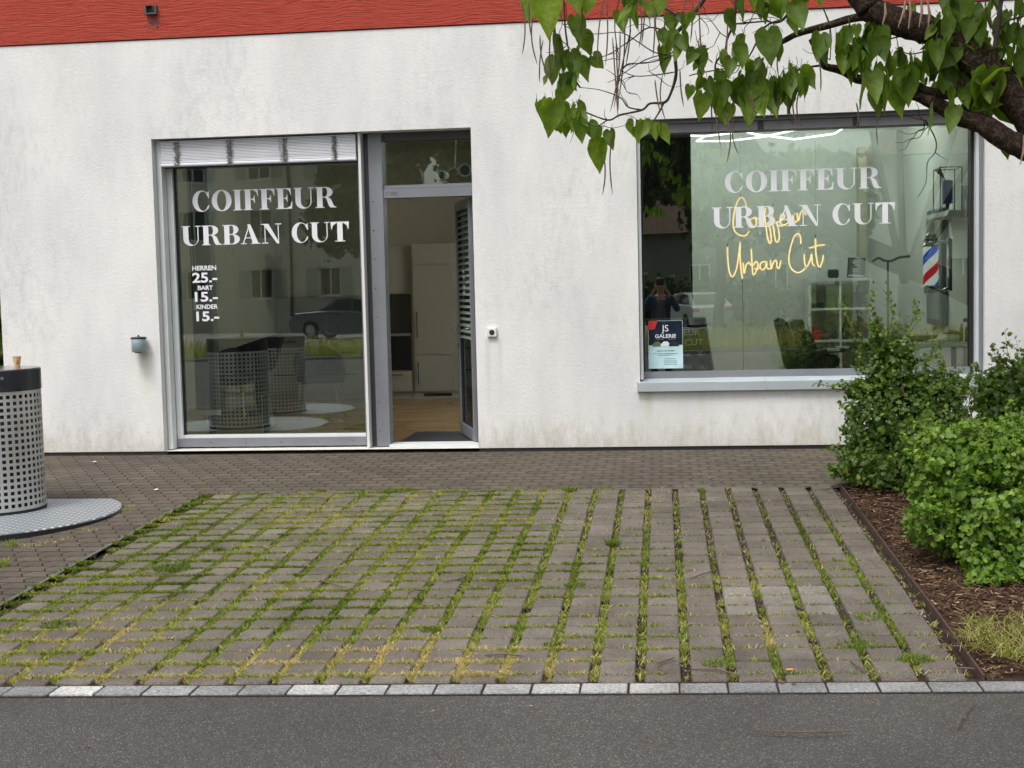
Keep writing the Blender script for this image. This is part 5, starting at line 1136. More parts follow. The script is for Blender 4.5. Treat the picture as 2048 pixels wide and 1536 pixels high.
# ------------------------------------------------------------------ salon behind the right window
# hexagon tube light on the ceiling
CZ = 3.055
def c3(px_, py_):
    d = _w + _r*((px_-1024)/FPX) + _u*((768-py_)/FPX); return CAM + d*((CZ-CAM.z)/d.z)
t = thing('hexagon_light', 'bright white hexagonal tube light on the salon ceiling', 'ceiling light', (1.0,1.6,CZ))
HX = [[(1350,270.5),(1410,272.4),(1465,266)],[(1410,272.4),(1393,282.3),(1457,282),(1527,273.5),(1597,258.5)],[(1492,263.5),(1512,269),(1532,271),(1589,278.5),(1669,267.5),(1689,254.5)]]
for pts in HX:
    for (a,b0),(c,d0) in zip(pts[:-1],pts[1:]):
        b = MB(); b.tube([c3(a,b0), c3(c,d0)], .0095, 8); b.build('light_tube', MT['led'], t)
for (xx,yy,w_) in ((.9,2.6,.55),(1.9,3.2,.55),(.0,3.4,.5)):      # unseen hexagons added deeper in the room to brighten it
    for k in range(6):
        a0 = PI/3*k; a1 = a0+PI/3; b = MB(); b.tube([(xx+w_*math.cos(a0),yy+w_*math.sin(a0),3.39),(xx+w_*math.cos(a1),yy+w_*math.sin(a1),3.39)],.013,8); b.build('light_tube', MT['led_fill'], t)
# neon script
NEO = [[(690,560),(682,515),(660,497),(640,520),(622,580),(615,640),(625,690),(660,715),(690,712),(706,690)],
 [(738,610),(715,625),(708,650),(720,668),(742,660),(748,635),(738,612),(765,622),(788,604)],[(800,555),(794,600),(800,650),(812,730),(824,758),(832,735),(824,670),(812,645),(850,615)],
 [(842,550),(838,600),(846,680),(856,740),(868,752),(878,725),(870,660),(860,640),(885,632),(906,612),(902,592),(886,600),(884,640),(905,655),(928,640)],[(925,590),(930,640),(948,645),(956,600),(960,640),(978,632)],[(978,585),(986,632),(996,592),(1012,572),(1030,598)],
 [(583,778),(585,850),(594,920),(612,948),(635,900),(650,800),(656,750),(654,800),(657,880),(668,962)],[(672,870),(678,930),(688,885),(704,868),(716,885)],[(718,790),(722,860),(728,935),(748,915),(757,880),(745,862),(730,885)],[(735,905),(765,900)],
 [(800,862),(776,868),(768,893),(784,910),(800,890),(806,862),(808,898),(826,905)],[(828,852),(832,905),(844,868),(860,857),(866,892),(876,900),(888,855)],
 [(1000,762),(998,722),(984,704),(960,725),(940,790),(932,850),(945,900),(980,925),(1010,915),(1026,898)],[(1020,820),(1022,870),(1036,890),(1054,850),(1062,820),(1066,870),(1080,888)],[(1083,730),(1085,800),(1094,868),(1108,893),(1123,860),(1128,825)],[(1048,786),(1095,772),(1138,766)]]
p = at(1545,480,.9)
t = thing('neon_sign', 'glowing warm script neon sign reading Coiffeur Urban Cut inside the salon window', 'neon sign', (p.x,.9,p.z))
for k, pts in enumerate(NEO):
    b = MB(); b.tube(spline([at(1250+a/2.8444,220+c/2.8444,.9) for a,c in pts],5), .0068, 8); b.build('neon_letter', MT['neon'], t)
b = MB()
for (a,c,d) in ((657,497,-1),(800,555,-1),(842,550,-1),(583,778,-1),(668,962,1),(1083,730,-1),(1108,893,1),(706,690,1)):
    q = at(1250+a/2.8444,220+c/2.8444,.9); b.tube([q, q+Vector((0,.01,-.03*d))], .004, 6)
b.build('end_caps', MT['black'], t)
b = MB(); q = at(1485,565,.91); b.tube([q,(q.x,.92,.1)], .0025, 5); q = at(1481,395,.91); b.tube([q,(q.x,.91,3.06)], .0012, 4); q = at(1632,478,.91); b.tube([q,(q.x,.91,3.06)], .0012, 4)
b.build('cable', MT['cord'], t)
# barber pole
p = at(1861.5,532,.62)
t = thing('barber_pole', 'blue white and red striped barber pole with chrome ends in the salon window', 'barber pole', (p.x,.62,p.z))
h_ = (at(1861.5,494,.62).z-at(1861.5,570,.62).z)/2
b = MB(); b.lathe([(.064,-h_),(.068,-h_+.008),(.068,h_-.008),(.064,h_)], 40); b.build('striped_cylinder', MT['stripe'], t, True, world=False)
b = MB(); b.lathe([(.070,h_+.001),(.078,h_+.012),(.078,h_+.022),(.060,h_+.03),(.060,h_+.07),(.066,h_+.075),(.05,h_+.085)], 32); b.lathe([(.045,h_+.086),(.042,h_+.11),(.02,h_+.13)], 24); b.build('top_cap', MT['chrome'], t, True, world=False)
b = MB(); b.lathe([(.05,-h_-.085),(.062,-h_-.06),(.060,-h_-.03),(.078,-h_-.02),(.078,-h_-.010),(.070,-h_-.001)], 32); b.build('bottom_cap', MT['chrome'], t, True, world=False)
b = MB(); b.tube([(.0,.0,h_+.05),(.12,.02,h_+.05),(.16,.03,h_+.03)], .012, 8); b.tube([(.0,.0,-h_-.05),(.12,.02,-h_-.05),(.16,.03,-h_-.03)], .012, 8); b.bbox(.15,.19,.0,.06,-h_-.06,h_+.08,.006); b.build('wall_bracket', MT['chrome'], t, world=False)
# poster on the inside of the glass
y_ = .2465; p0, p1, p2, p3 = (at(a,c,y_) for a,c in ((1297.5,737.5),(1366,736),(1362.8,640.5),(1295,643)))
t = thing('window_poster', 'dark blue and pale poster headed JS GALERIE in the lower left of the salon window', 'poster', (p0.x,y_,p0.z))
X0, X1, Z0, Z1 = p0.x, p2.x+.01, p0.z, p2.z
b = MB(); b.box(X0,X1,y_,y_+.002,Z0,Z1); b.build('sheet', MT['cyan'], t)
b = MB(); zm = Z0+(Z1-Z0)*.49; b.box(X0+.003,X1-.003,y_-.0006,y_-.0002,zm,Z1-.003); b.build('dark_field', MT['navy'], t)
b = MB(); b.poly([(X0,Z1),(X0+.085,Z1),(X0+.06,Z1-.075),(X0,Z1-.085)], y_-.001); b.build('red_sticker', MT['redp'], t)
L_ = [text('JS', .085, MT['vinyl'], TL(((X0+X1)/2,y_-.0012,Z1-.098)), None, .0, 'CENTER'), text('GALERIE', .046, MT['vinyl'], TL(((X0+X1)/2,y_-.0012,Z1-.155)), None, .0008, 'CENTER', sx=1.1),
      text('autos in der schweiz', .019, MT['ink'], TL(((X0+X1)/2,y_-.0012,Z0+.155)), None, .0004, 'CENTER')]
for i, wd in enumerate((.20,.16,.13)): 
    for j in range(2): pass
joinmesh('poster_lettering', L_, t)
b = MB()
for (a,wd) in ((.132,.22),(.118,.14),(.085,.10),(.066,.12),(.050,.12),(.034,.12)): b.box((X0+X1)/2-wd/2+(.04 if a < .09 else 0),(X0+X1)/2+wd/2+(.04 if a < .09 else 0),y_-.0009,y_-.0004,Z0+a,Z0+a+.004)
for a in (-.05,.055): b.box((X0+X1)/2+a-.035,(X0+X1)/2+a+.035,y_-.0009,y_-.0004,zm+.050,zm+.058)
b.build('small_print', MT['ink'], t)
for i, (cx,mm) in enumerate(((-.075,'green_b'),(0.,'blind'),(.075,'cap'))):
    b = MB(); xc = (X0+X1)/2+cx; z_ = zm-.012; b.poly([(xc-.043,z_),(xc+.043,z_),(xc+.045,z_+.022),(xc+.030,z_+.030),(xc+.018,z_+.044),(xc-.018,z_+.044),(xc-.030,z_+.030),(xc-.045,z_+.022)], y_-.0013-i*.0002); b.build('printed_car', MT[mm], t)
# sandwich board inside
y_ = .95; q = [at(a,c,y_) for a,c in ((1300,752),(1427,748),(1409,636),(1290,640))]
t = thing('sandwich_board', 'black sandwich board with Coiffeur Urban Cut price list behind the poster', 'sandwich board', (q[0].x,y_,.02))
def slab(qs, th): 
    b = MB(); vs = list(qs)+[v+Vector((0,th,0)) for v in qs]; b.add(vs, [(0,1,2,3),(7,6,5,4),(0,4,5,1),(1,5,6,2),(2,6,7,3),(3,7,4,0)]); return b
dz = Vector((0,0,.57)); q0 = q[0]-Vector((.03,.0,.57)); q1 = q[1]+Vector((.09,.0,-.57))
slab([q0,q1,q[2],q[3]], .015).build('board', MT['cap'], t)
b = MB()
for (u_,v_) in ((q0,q[3]),(q1,q[2]),(q[3],q[2])): b.tube([u_+Vector((0,-.005,0)),v_+Vector((0,-.005,0))], .012, 8)
b.build('board_frame', MT['frame'], t)
L_ = []
for s_, px_, py_, sz in (('COIFFEUR',1399,670,.085),('URBAN CUT',1406,690,.085),('Herren',1382,712,.045),('25.-',1411,710,.05),('Bart',1384,736,.045),('15.-',1414,738,.05)):
    p = at(px_,py_,y_-.012); L_.append(text(s_, sz, MT['white'], TL((p.x,y_-.012,p.z)), None, .001, 'RIGHT'))
joinmesh('board_lettering', L_, t)
# side curtain panel, left of the salon window
b = MB()
for i in range(16): xx = -.42+i*.047; T = TL((xx,1.30,0)) @ Matrix.Rotation(R(25),4,'Z'); b.box(-.027,.027,-.001,.001,.03,3.05,0,None,T)
tag(b.build('dark_curtain', MT['curtain']), 'black pleated curtain at the left edge of the salon window', 'curtain')
# barber chair -------------------------------------------------------------
yc = 1.55; sc = FPX/(11.814+yc)
def cp(px_, py_): q = at(px_,py_,yc); return (q.x,q.z)
t = thing('barber_chair', 'black leather barber chair with headrest and chrome armrests inside the salon window', 'barber chair', (at(1600,700,yc).x,yc,.015))
def side_poly(pts, y0, y1, nm, m, bev=True):
    b = MB(); n = len(pts); P0 = [cp(*q) for q in pts]
    c = (sum(q[0] for q in P0)/n, sum(q[1] for q in P0)/n)
    def ring(s_, y): return [(c[0]+(q[0]-c[0])*s_, y, c[1]+(q[1]-c[1])*s_) for q in P0]
    vs = ring(.93,y0)+ring(1,y0+.02)+ring(1,y1-.02)+ring(.93,y1)
    b.add(vs, [tuple(range(n-1,-1,-1)), tuple(3*n+i for i in range(n))]+[(k*n+i,k*n+(i+1)%n,k*n+n+(i+1)%n,k*n+n+i) for k in range(3) for i in range(n)]); return b.build(nm, m, t)
side_poly([(1543,640),(1552,634),(1566,638),(1574,650),(1590,702),(1604,735),(1603,742),(1580,742),(1564,732)], yc-.25, yc-.20, 'side_panel', MT['leather'])
side_poly([(1583,664),(1600,657),(1616,660),(1624,676),(1632,700),(1626,716),(1600,716),(1588,700)], yc-.20, yc+.24, 'backrest', MT['leather'])
side_poly([(1577,643),(1584,639),(1602,638),(1606,644),(1607,656),(1586,662),(1580,656)], yc-.13, yc+.15, 'headrest', MT['leather'])
side_poly([(1590,708),(1640,702),(1668,706),(1676,716),(1672,730),(1620,736),(1592,738)], yc-.22, yc+.24, 'seat', MT['leather'])
for k, yy in enumerate((yc-.27,yc+.25)):
    o_ = 30*k
    b = MB(); a = at(1592+o_*.2,712-o_*.1,yy); c = at(1690 if not k else 1715,700-o_*.15,yy); d = Vector((c.x-a.x,0,c.z-a.z)); b.tube([a,a+d*.5+Vector((0,0,.012)),c], [.020,.024,.020], 8); ar = b.build('armrest', MT['leather'], t)
    b = MB(); p = a+d*.72; b.bbox(p.x-.045,p.x+.075,yy-.028,yy+.028,p.z+.006,p.z+.034,.006); b.build('arm_pad', MT['poledome'], ar)
b = MB(); p = at(1655,728,yc); b.lathe([(.075,-.12),(.085,0),(.075,.12)], 24, 0, TL((p.x,yc,p.z)) @ Matrix.Rotation(R(90),4,'X')); b.build('tilt_mechanism', MT['blackg'], t)
b = MB(); b.lathe([(.30,.02),(.30,.05),(.06,.08),(.05,.45),(.07,.46)], 28, 0, TL((at(1620,740,yc).x,yc,0))); b.build('pedestal', MT['chrome'], t)
# cube shelf with things on it
ys = 4.18; sc = FPX/(11.814+ys)
xa, xb = at(1617,650,ys).x, at(1746,650,ys).x; zt_ = at(1680,556,ys).z
t = thing('cube_shelf', 'white open cube shelf holding hair products at the back of the salon', 'shelf', (xa,ys,.015))
b = MB(); xm = (xa+xb)/2; th = .018; zs = [zt_, zt_-.375, zt_-.75, zt_-1.12]
b.box(xa,xa+.035,ys,ys+.39,.016,zt_-.036); b.box(xb-.035,xb,ys,ys+.39,.016,zt_-.036); b.box(xa,xb,ys-.002,ys+.39,zt_-.035,zt_); b.build('frame', MT['white'], t)
b = MB(); b.box(xm-.012,xm+.012,ys+.002,ys+.388,.02,zt_-.036)
b.build('divider', MT['white'], t)
for z in zs[1:]:
    for (a,c) in ((xa+.0352,xm-.0122),(xm+.0122,xb-.0352)):
        b = MB(); b.box(a,c,ys+.001,ys+.387,z,z+.024); b.build('shelf_board', MT['white'], t)
def on(px_, dz_, yy): return (at(px_,650,yy).x, yy, dz_)
def bottle(px_, zz, hh, rr, m, label, yy=ys+.12, pump=False, cat='bottle', group=None):
    t = thing('bottle', label, cat, on(px_, zz, yy), group)
    b = MB(); b.lathe([(rr*.95,0),(rr,.01),(rr,hh*.66),(rr*.5,hh*.76),(rr*.42,hh*.80)], 20); b.build('body', m, t, True, world=False)
    b = MB(); b.lathe([(rr*.45,hh*.80),(rr*.42,hh*.97),(rr*.3,hh)], 16)
    if pump: b.box(-rr*.2,rr*1.2,-rr*.2,rr*.2,hh*.98,hh*1.05)
    b.build('cap', MT['black'], t, world=False); return t
zA, zB, zC = zs[1]+.0245, zs[2]+.0245, zs[3]+.0245
bottle(1708, zA, .19, .026, MT['purple'], 'left small dark bottle of three in the upper right shelf cube'); bottle(1715, zA, .25, .028, MT['blackg'], 'middle taller pump bottle of three in the upper right shelf cube', pump=True); bottle(1724, zA, .18, .022, MT['purple'], 'right thin bottle of three in the upper right shelf cube')
bottle(1691, zB, .27, .040, MT['blackg'], 'large black bottle with round label in the middle right shelf cube')
b = MB(); b.bbox(*(lambda q: (q[0]-.06,q[0]+.06,ys+.1,ys+.25,zt_+.001,zt_+.105))(on(1668,0,ys+.12)),.02); tag(b.build('black_jar', MT['black']), 'rounded black jar standing on top of the cube shelf', 'jar')
t = thing('framed_menu', 'black framed price menu leaning on top of the cube shelf', 'picture frame', on(1712,zt_,ys+.1)); T = Matrix.Rotation(R(-8),4,'X') @ Matrix.Rotation(R(4),4,'Y')
b = MB(); b.box(-.10,.10,0,.012,.0,.235,0,None,T); b.build('frame', MT['black'], t, world=False)
b = MB(); b.box(-.088,.088,-.0015,-.0003,.012,.222,0,None,T); b.build('sheet', MT['mframe'], t, world=False)
b = MB(); 
for k in range(8): b.box(-.05+.01*(k%3),.05-.012*(k%2),-.003,-.002,.07+k*.018,.073+k*.018,0,None,T)
b.box(-.088,.088,-.003,-.002,.012,.032,0,None,T); b.build('print', MT['white'], t, world=False)
b = MB(); q = on(1629,zB,ys+.15); b.bbox(q[0]-.03,q[0]+.09,ys+.08,ys+.2,zB+.001,zB+.09,.004); tag(b.build('red_box', MT['redp']), 'lower red cardboard box in the left shelf cube', 'box', 'red boxes in the shelf')
b = MB(); b.bbox(q[0]-.035,q[0]+.03,ys+.09,ys+.19,zB+.0915,zB+.15,.004); tag(b.build('red_box', MT['redp']), 'small red box on top of the other red box in the shelf', 'box', 'red boxes in the shelf')
b = MB(); q = on(1640,zA,ys+.15); b.bbox(q[0]-.13,q[0]+.05,ys+.06,ys+.2,zA+.001,zA+.075,.006); tag(b.build('card_box', MT['cap']), 'flat dark printed box in the upper left shelf cube', 'box')
b = MB(); q = on(1662,zA,ys+.2); b.lathe([(.05,0),(.05,.15),(.03,.16)],20,0,TL((q[0],ys+.16,zA+.001))); tag(b.build('green_jar', MT['green_b']), 'clear green jar beside the flat box in the upper left shelf cube', 'jar')
b = MB(); q = on(1713,zB,ys+.15); b.bbox(q[0]-.06,q[0]+.06,ys+.08,ys+.16,zB+.001,zB+.03,.01); tag(b.build('hair_clipper', MT['black']), 'black hair clipper lying in the middle right shelf cube', 'hair clipper')
b = MB(); q = on(1655,zB,ys+.12); b.bbox(q[0]-.10,q[0]+.02,ys+.06,ys+.14,zB+.001,zB+.05,.02); b.tube([(q[0],ys+.1,zB+.03),(q[0]+.10,ys+.1,zB+.10)],[.018,.008],8); tag(b.build('hair_dryer', MT['black']), 'black hair dryer lying beside the red boxes in the shelf', 'hair dryer')
# floor lamp-like stand
p = at(1776,640,3.3); t = thing('magnifier_stand', 'slim grey stand with flat curved head beside the cube shelf', 'stand', (p.x,3.3,.015))
b = MB(); b.tube([(0,0,0),(0,0,1.62)], .012, 8); b.build('pole', MT['mframe'], t, world=False)
b = MB(); b.tube(spline([(-.17,0,1.62),(-.10,0,1.66),(-.04,0,1.63),(.04,0,1.625),(.12,0,1.66),(.24,0,1.67)],5), .014, 8); b.build('head', MT['mframe'], t, world=False)
b = MB(); b.lathe([(.16,0),(.15,.02),(.02,.03)], 24); b.build('foot', MT['mframe'], t, world=False)
# right-hand side wall: mirrors, shelf board, wire lamp, work table
XW = 2.895
def mirror(y0, y1, z0, z1, label):
    t = thing('wall_mirror', label, 'mirror', (XW,(y0+y1)/2,z0), 'dark framed mirrors on the salon side wall')
    b = MB(); b.bbox(XW-.06,XW-.002,y0,y1,z0,z1,.01); b.build('frame', MT['mframe'], t); b = MB(); b.box(XW-.064,XW-.061,y0+.06,y1-.06,z0+.06,z1-.06); b.build('glass', MT['mirror'], t)
mirror(2.1, 2.9, .95, 2.15, 'far dark framed mirror on the right wall of the salon'); mirror(.42, 1.0, .95, 2.22, 'near dark framed mirror at the right edge of the salon window')
b = MB(); b.bbox(XW-.22,XW-.002,1.05,2.05,2.02,2.07,.006); tag(b.build('wall_shelf', MT['white']), 'white wall shelf between the two salon mirrors', 'wall shelf')
t = thing('wire_lamp', 'black wire frame lamp with radiating rods standing on the white wall shelf', 'lamp', (XW-.13,1.5,2.072))
b = MB(); r_ = .005
cs = [(-.10,-.16),(.10,-.16),(.10,.16),(-.10,.16)]
for z in (.005,.42): 
    for (a,c),(d,e) in zip(cs,cs[1:]+cs[:1]): b.tube([(a,c,z),(d,e,z)], r_, 6)
for (a,c) in cs: b.tube([(a,c,.005),(a,c,.42)], r_, 6)
for k in range(19): b.tube([(-.10,-.155+.31*(0),.02+k*.021),(-.02,0,.12+k*.010)], .0022, 4)
for k in range(12): b.tube([(-.10,-.15+k*.027,.42),(-.02,0,.31)], .0022, 4)
b.build('wire_cage', MT['black'], t, world=False)
b = MB(); b.lathe([(.05,.08),(.05,.30),(.02,.31)], 20); b.build('shade', MT['blue'], t, world=False)
b = MB(); b.box(-.015,.015,-.015,.015,0,.08); b.build('base', MT['black'], t, world=False)
p = at(1880,688,1.1); zt2 = at(1900,682,1.1).z
t = thing('work_table', 'white work table along the right side of the salon holding a tub and spray bottles', 'table', (2.55,1.1,.015))
b = MB(); b.bbox(2.0,2.86,.75,1.5,zt2-.04,zt2,.004); b.build('table_top', MT['white'], t)
for (a,c) in ((2.05,.80),(2.81,.80),(2.05,1.45),(2.81,1.45)): b = MB(); b.box(a-.025,a+.025,c-.025,c+.025,.016,zt2-.0405); b.build('leg', MT['white'], t)
def onT(px_, yy): return (at(px_,680,yy).x, yy, zt2+.001)
q = onT(1903,.95); t = thing('product_tub', 'white tub with dark blue domed lid on the work table', 'tub', q)
b = MB(); b.lathe([(.065,0),(.072,.005),(.075,.075)], 28); b.build('body', MT['white'], t, True, world=False); b = MB(); b.lathe([(.078,.0755),(.074,.09),(.05,.105),(.01,.115)], 28); b.build('lid', MT['cap'], t, True, world=False)
def spray(px_, yy, m, hh, label):
    q = onT(px_,yy); t = thing('spray_bottle', label, 'spray bottle', q); b = MB(); b.lathe([(.032,0),(.034,.01),(.034,hh*.45),(.012,hh*.62)], 20); b.build('body', m, t, True, world=False)
    b = MB(); b.lathe([(.013,hh*.62),(.013,hh*.75)],12); b.bbox(-.05,.02,-.012,.012,hh*.76,hh*.9,.006); b.lathe([(.012,hh*.9),(.004,hh)],10); b.build('trigger_head', m, t, world=False)
spray(1937,.92, MT['blue'], .24, 'blue spray bottle at the right end of the work table'); bottle(1923, zt2+.001, .17, .018, MT['green_b'], 'slim green and white striped bottle between the tub and the blue spray bottle', .93)
q = onT(1885,.9); b = MB(); b.bbox(q[0]-.05,q[0]+.05,.86,.93,zt2+.001,zt2+.035,.012); tag(b.build('folded_towel', MT['white']), 'small folded white towel left of the tub on the work table', 'towel')
q = onT(1840,1.1); b = MB(); b.lathe([(.02,0),(.15,.03),(.17,.06),(.155,.06)], 28, 0, TL(q)); tag(b.build('round_bowl', MT['mframe']), 'wide dark shallow bowl on the work table behind the shrub', 'bowl')
b = MB(); b.box(2.35,2.44,4.4,4.61,.02,3.0); tag(b.build('wooden_post', MT['dim_wall']), 'dark brown post in the rear right corner of the salon', 'post')

# ------------------------------------------------------------------ across the street (seen mirrored in the glass)
def house(name, label, x0, x1, y0, y1, H, m, cols, rows, shut, group=None, z0=-.46):
    t = thing(name, label, 'building', ((x0+x1)/2,y1,z0))
    holes = [(c-.55,c+.55,r_,r_+1.35) for c in cols for r_ in rows]
    hb = wall_panel([], 0,0,0,0,0,0,m,'wall',t) if False else None
    b = MB(); X = sorted({x0,x1}|{h[0] for h in holes}|{h[1] for h in holes}); Z = sorted({z0,H}|{h[2] for h in holes}|{h[3] for h in holes})
    for i in range(len(X)-1):
        for j in range(len(Z)-1):
            cx, cz_ = (X[i]+X[i+1])/2,(Z[j]+Z[j+1])/2
            if any(h[0]<cx<h[1] and h[2]<cz_<h[3] for h in holes): continue
            b.add([(X[i+1],y1,Z[j]),(X[i],y1,Z[j]),(X[i],y1,Z[j+1]),(X[i+1],y1,Z[j+1])], [(0,1,2,3)])
    b.add([(x0,y1,z0),(x0,y0,z0),(x0,y0,H),(x0,y1,H)],[(0,1,2,3)]); b.add([(x1,y0,z0),(x1,y1,z0),(x1,y1,H),(x1,y0,H)],[(0,1,2,3)]); b.add([(x0,y0,z0),(x1,y0,z0),(x1,y0,H),(x0,y0,H)],[(0,1,2,3)])
    for h in holes:
        a,c,d,e = h; b.add([(a,y1,d),(a,y1,e),(a,y1-.2,e),(a,y1-.2,d)],[(0,1,2,3)]); b.add([(c,y1,d),(c,y1-.2,d),(c,y1-.2,e),(c,y1,e)],[(0,1,2,3)]); b.add([(a,y1,e),(c,y1,e),(c,y1-.2,e),(a,y1-.2,e)],[(0,1,2,3)]); b.add([(a,y1,d),(a,y1-.2,d),(c,y1-.2,d),(c,y1,d)],[(0,1,2,3)])
    b.build('wall', m, t)
    b = MB(); ym = (y0+y1)/2; o = .6
    b.add([(x0-o,y1+o,H-.15),(x1+o,y1+o,H-.15),(x1+o,y0-o,H-.15),(x0-o,y0-o,H-.15),(x0+2,ym,H+3.2),(x1-2,ym,H+3.2)],[(0,1,5,4),(2,3,4,5),(1,2,5),(3,0,4),(3,2,1,0)]); b.build('roof', MT['roof'], t)
    for (a,c,d,e) in holes:
        b = MB(); 
        for q in ((a,a+.06,d,e),(c-.06,c,d,e),(a+.061,c-.061,d,d+.06),(a+.061,c-.061,e-.06,e),((a+c)/2-.03,(a+c)/2+.03,d+.061,e-.061)): b.box(q[0],q[1],y1-.18,y1-.12,q[2],q[3])
        b.box(a-.08,c+.08,y1-.1,y1+.06,d-.07,d-.002); wn = b.build('window', MT['white'], t)
        b = MB(); b.box(a+.06,c-.06,y1-.16,y1-.15,d+.06,e-.06); b.build('pane', MT['carglass'], wn)
        if shut:
            for (s0,s1) in ((a-.56,a-.03),(c+.03,c+.56)):
                b = MB(); b.box(s0,s0+.05,y1+.01,y1+.045,d,e); b.box(s1-.05,s1,y1+.01,y1+.045,d,e)
                for k in range(14): b.box(s0+.05,s1-.05,y1+.012,y1+.038,d+.02+k*.094,d+.085+k*.094)
                b.build('shutter', MT['shutter'], wn)
    return t
hA = house('apartment_house', 'beige apartment house with grey green shutters across the street, mirrored in the left window', -44, -12.8, -60, -48, 9.6, MT['opp'], [-15.2-3.2*i for i in range(8)], [1.2,3.95,6.7], True)
b = MB()
for xx in (-17.0,-30.,-12.95): b.tube([(xx,-47.9,-.4),(xx,-47.9,9.4)], .06, 8)
b.build('downpipe', MT['plinth'], hA)
hB = house('pale_house', 'pale rendered house across the street, mirrored in the right part of the salon window', 9, 26, -52, -40, 6.2, MT['opp2'], [11.5+3.5*i for i in range(4)], [.9,3.6], False)
hC = house('grey_block', 'long low grey building behind the trees across the street', -9, 7.5, -66, -58, 4.2, MT['pave'], [-6,-2,2,6], [1.], False)
def bgtree(label, x, y, H, cr, n, seed, conifer=False):
    t = thing('broadleaf_tree' if not conifer else 'conifer', label, 'tree', (x,y,-.46), 'dark trees across the street')
    b = MB(); b.tube(spline([(x,y,-.5),(x+.1,y,H*.3),(x-.1,y+.1,H*.6),(x,y,H*.9)],4), [.22*(1-.055*i) for i in range(13)], 10)
    for k in range(6): a = k*1.05+seed; b.tube([(x,y,H*(.25+.08*k)),(x+math.cos(a)*cr*.7,y+math.sin(a)*cr*.7,H*(.4+.08*k))],[.08,.02],6)
    b.build('trunk', MT['bark'], t)
    g = random.Random(seed)
    if conifer: blobs = [(x,y,H*(.15+.1*k),cr*(1-.105*k),cr*(1-.105*k),H*.10) for k in range(9)]
    else: blobs = [(x+g.gauss(0,cr*.45),y+g.gauss(0,cr*.4),H*g.uniform(.38,.85),cr*g.uniform(.35,.6),cr*g.uniform(.35,.6),H*g.uniform(.12,.2)) for k in range(14)]
    V,F,A = leafcloud(n, blobs, .34, seed, .2, .4); np_mesh('crown', V,F,A, MT['far_leaf'], t)
T_ = [(-10.2,-36,9.5,2.2,False,'leftmost'),(-6.3,-40,11,2.9,False,'second'),(-2.0,-36,12,3.3,False,'tallest'),(2.2,-39,10.5,2.8,False,'fourth'),(5.6,-36,6.5,1.9,False,'small right-hand'),(-4.,-31,6.2,1.1,True,'')]
for i,(x,y,H,cr,cf,w_) in enumerate(T_):
    bgtree(('%s dark broadleaf tree in the row across the street' % w_) if not cf else 'narrow dark conifer in front of the trees across the street', x,y,H,cr,5500,60+i,cf)
b = MB(); V,F,A = leafcloud(7000, [(-9+2.2*i,-46+.4*(i%2),.6,1.6,.7,1.2) for i in range(7)], .22, 91)
hd = thing('clipped_hedge', 'dense green hedge below the trees across the street', 'hedge', (-2.5,-46,-.46)); b = MB()
for i in range(16): b.tube([(-9+i*.9,-46,-.5),(-9+i*.9+.1,-46,1.2)],[.04,.02],5)
b.build('stem', MT['twig'], hd); np_mesh('leaves', V,F,A, MT['far_leaf'], hd)
# tall dry verge grass
n = 9000; x = nr.uniform(-24,12,n); y = nr.uniform(-24.3,-22.3,n)
V,F,A = blades(x, y, np.full(n,-.26), nr.uniform(.15,.6,n), np.clip(nr.normal(.72,.15,n),0,1), .5, .012); struct(np_mesh('verge_grass', V,F,A, MT['weed']), 'stuff', 'tall dry grass on the verge across the street')

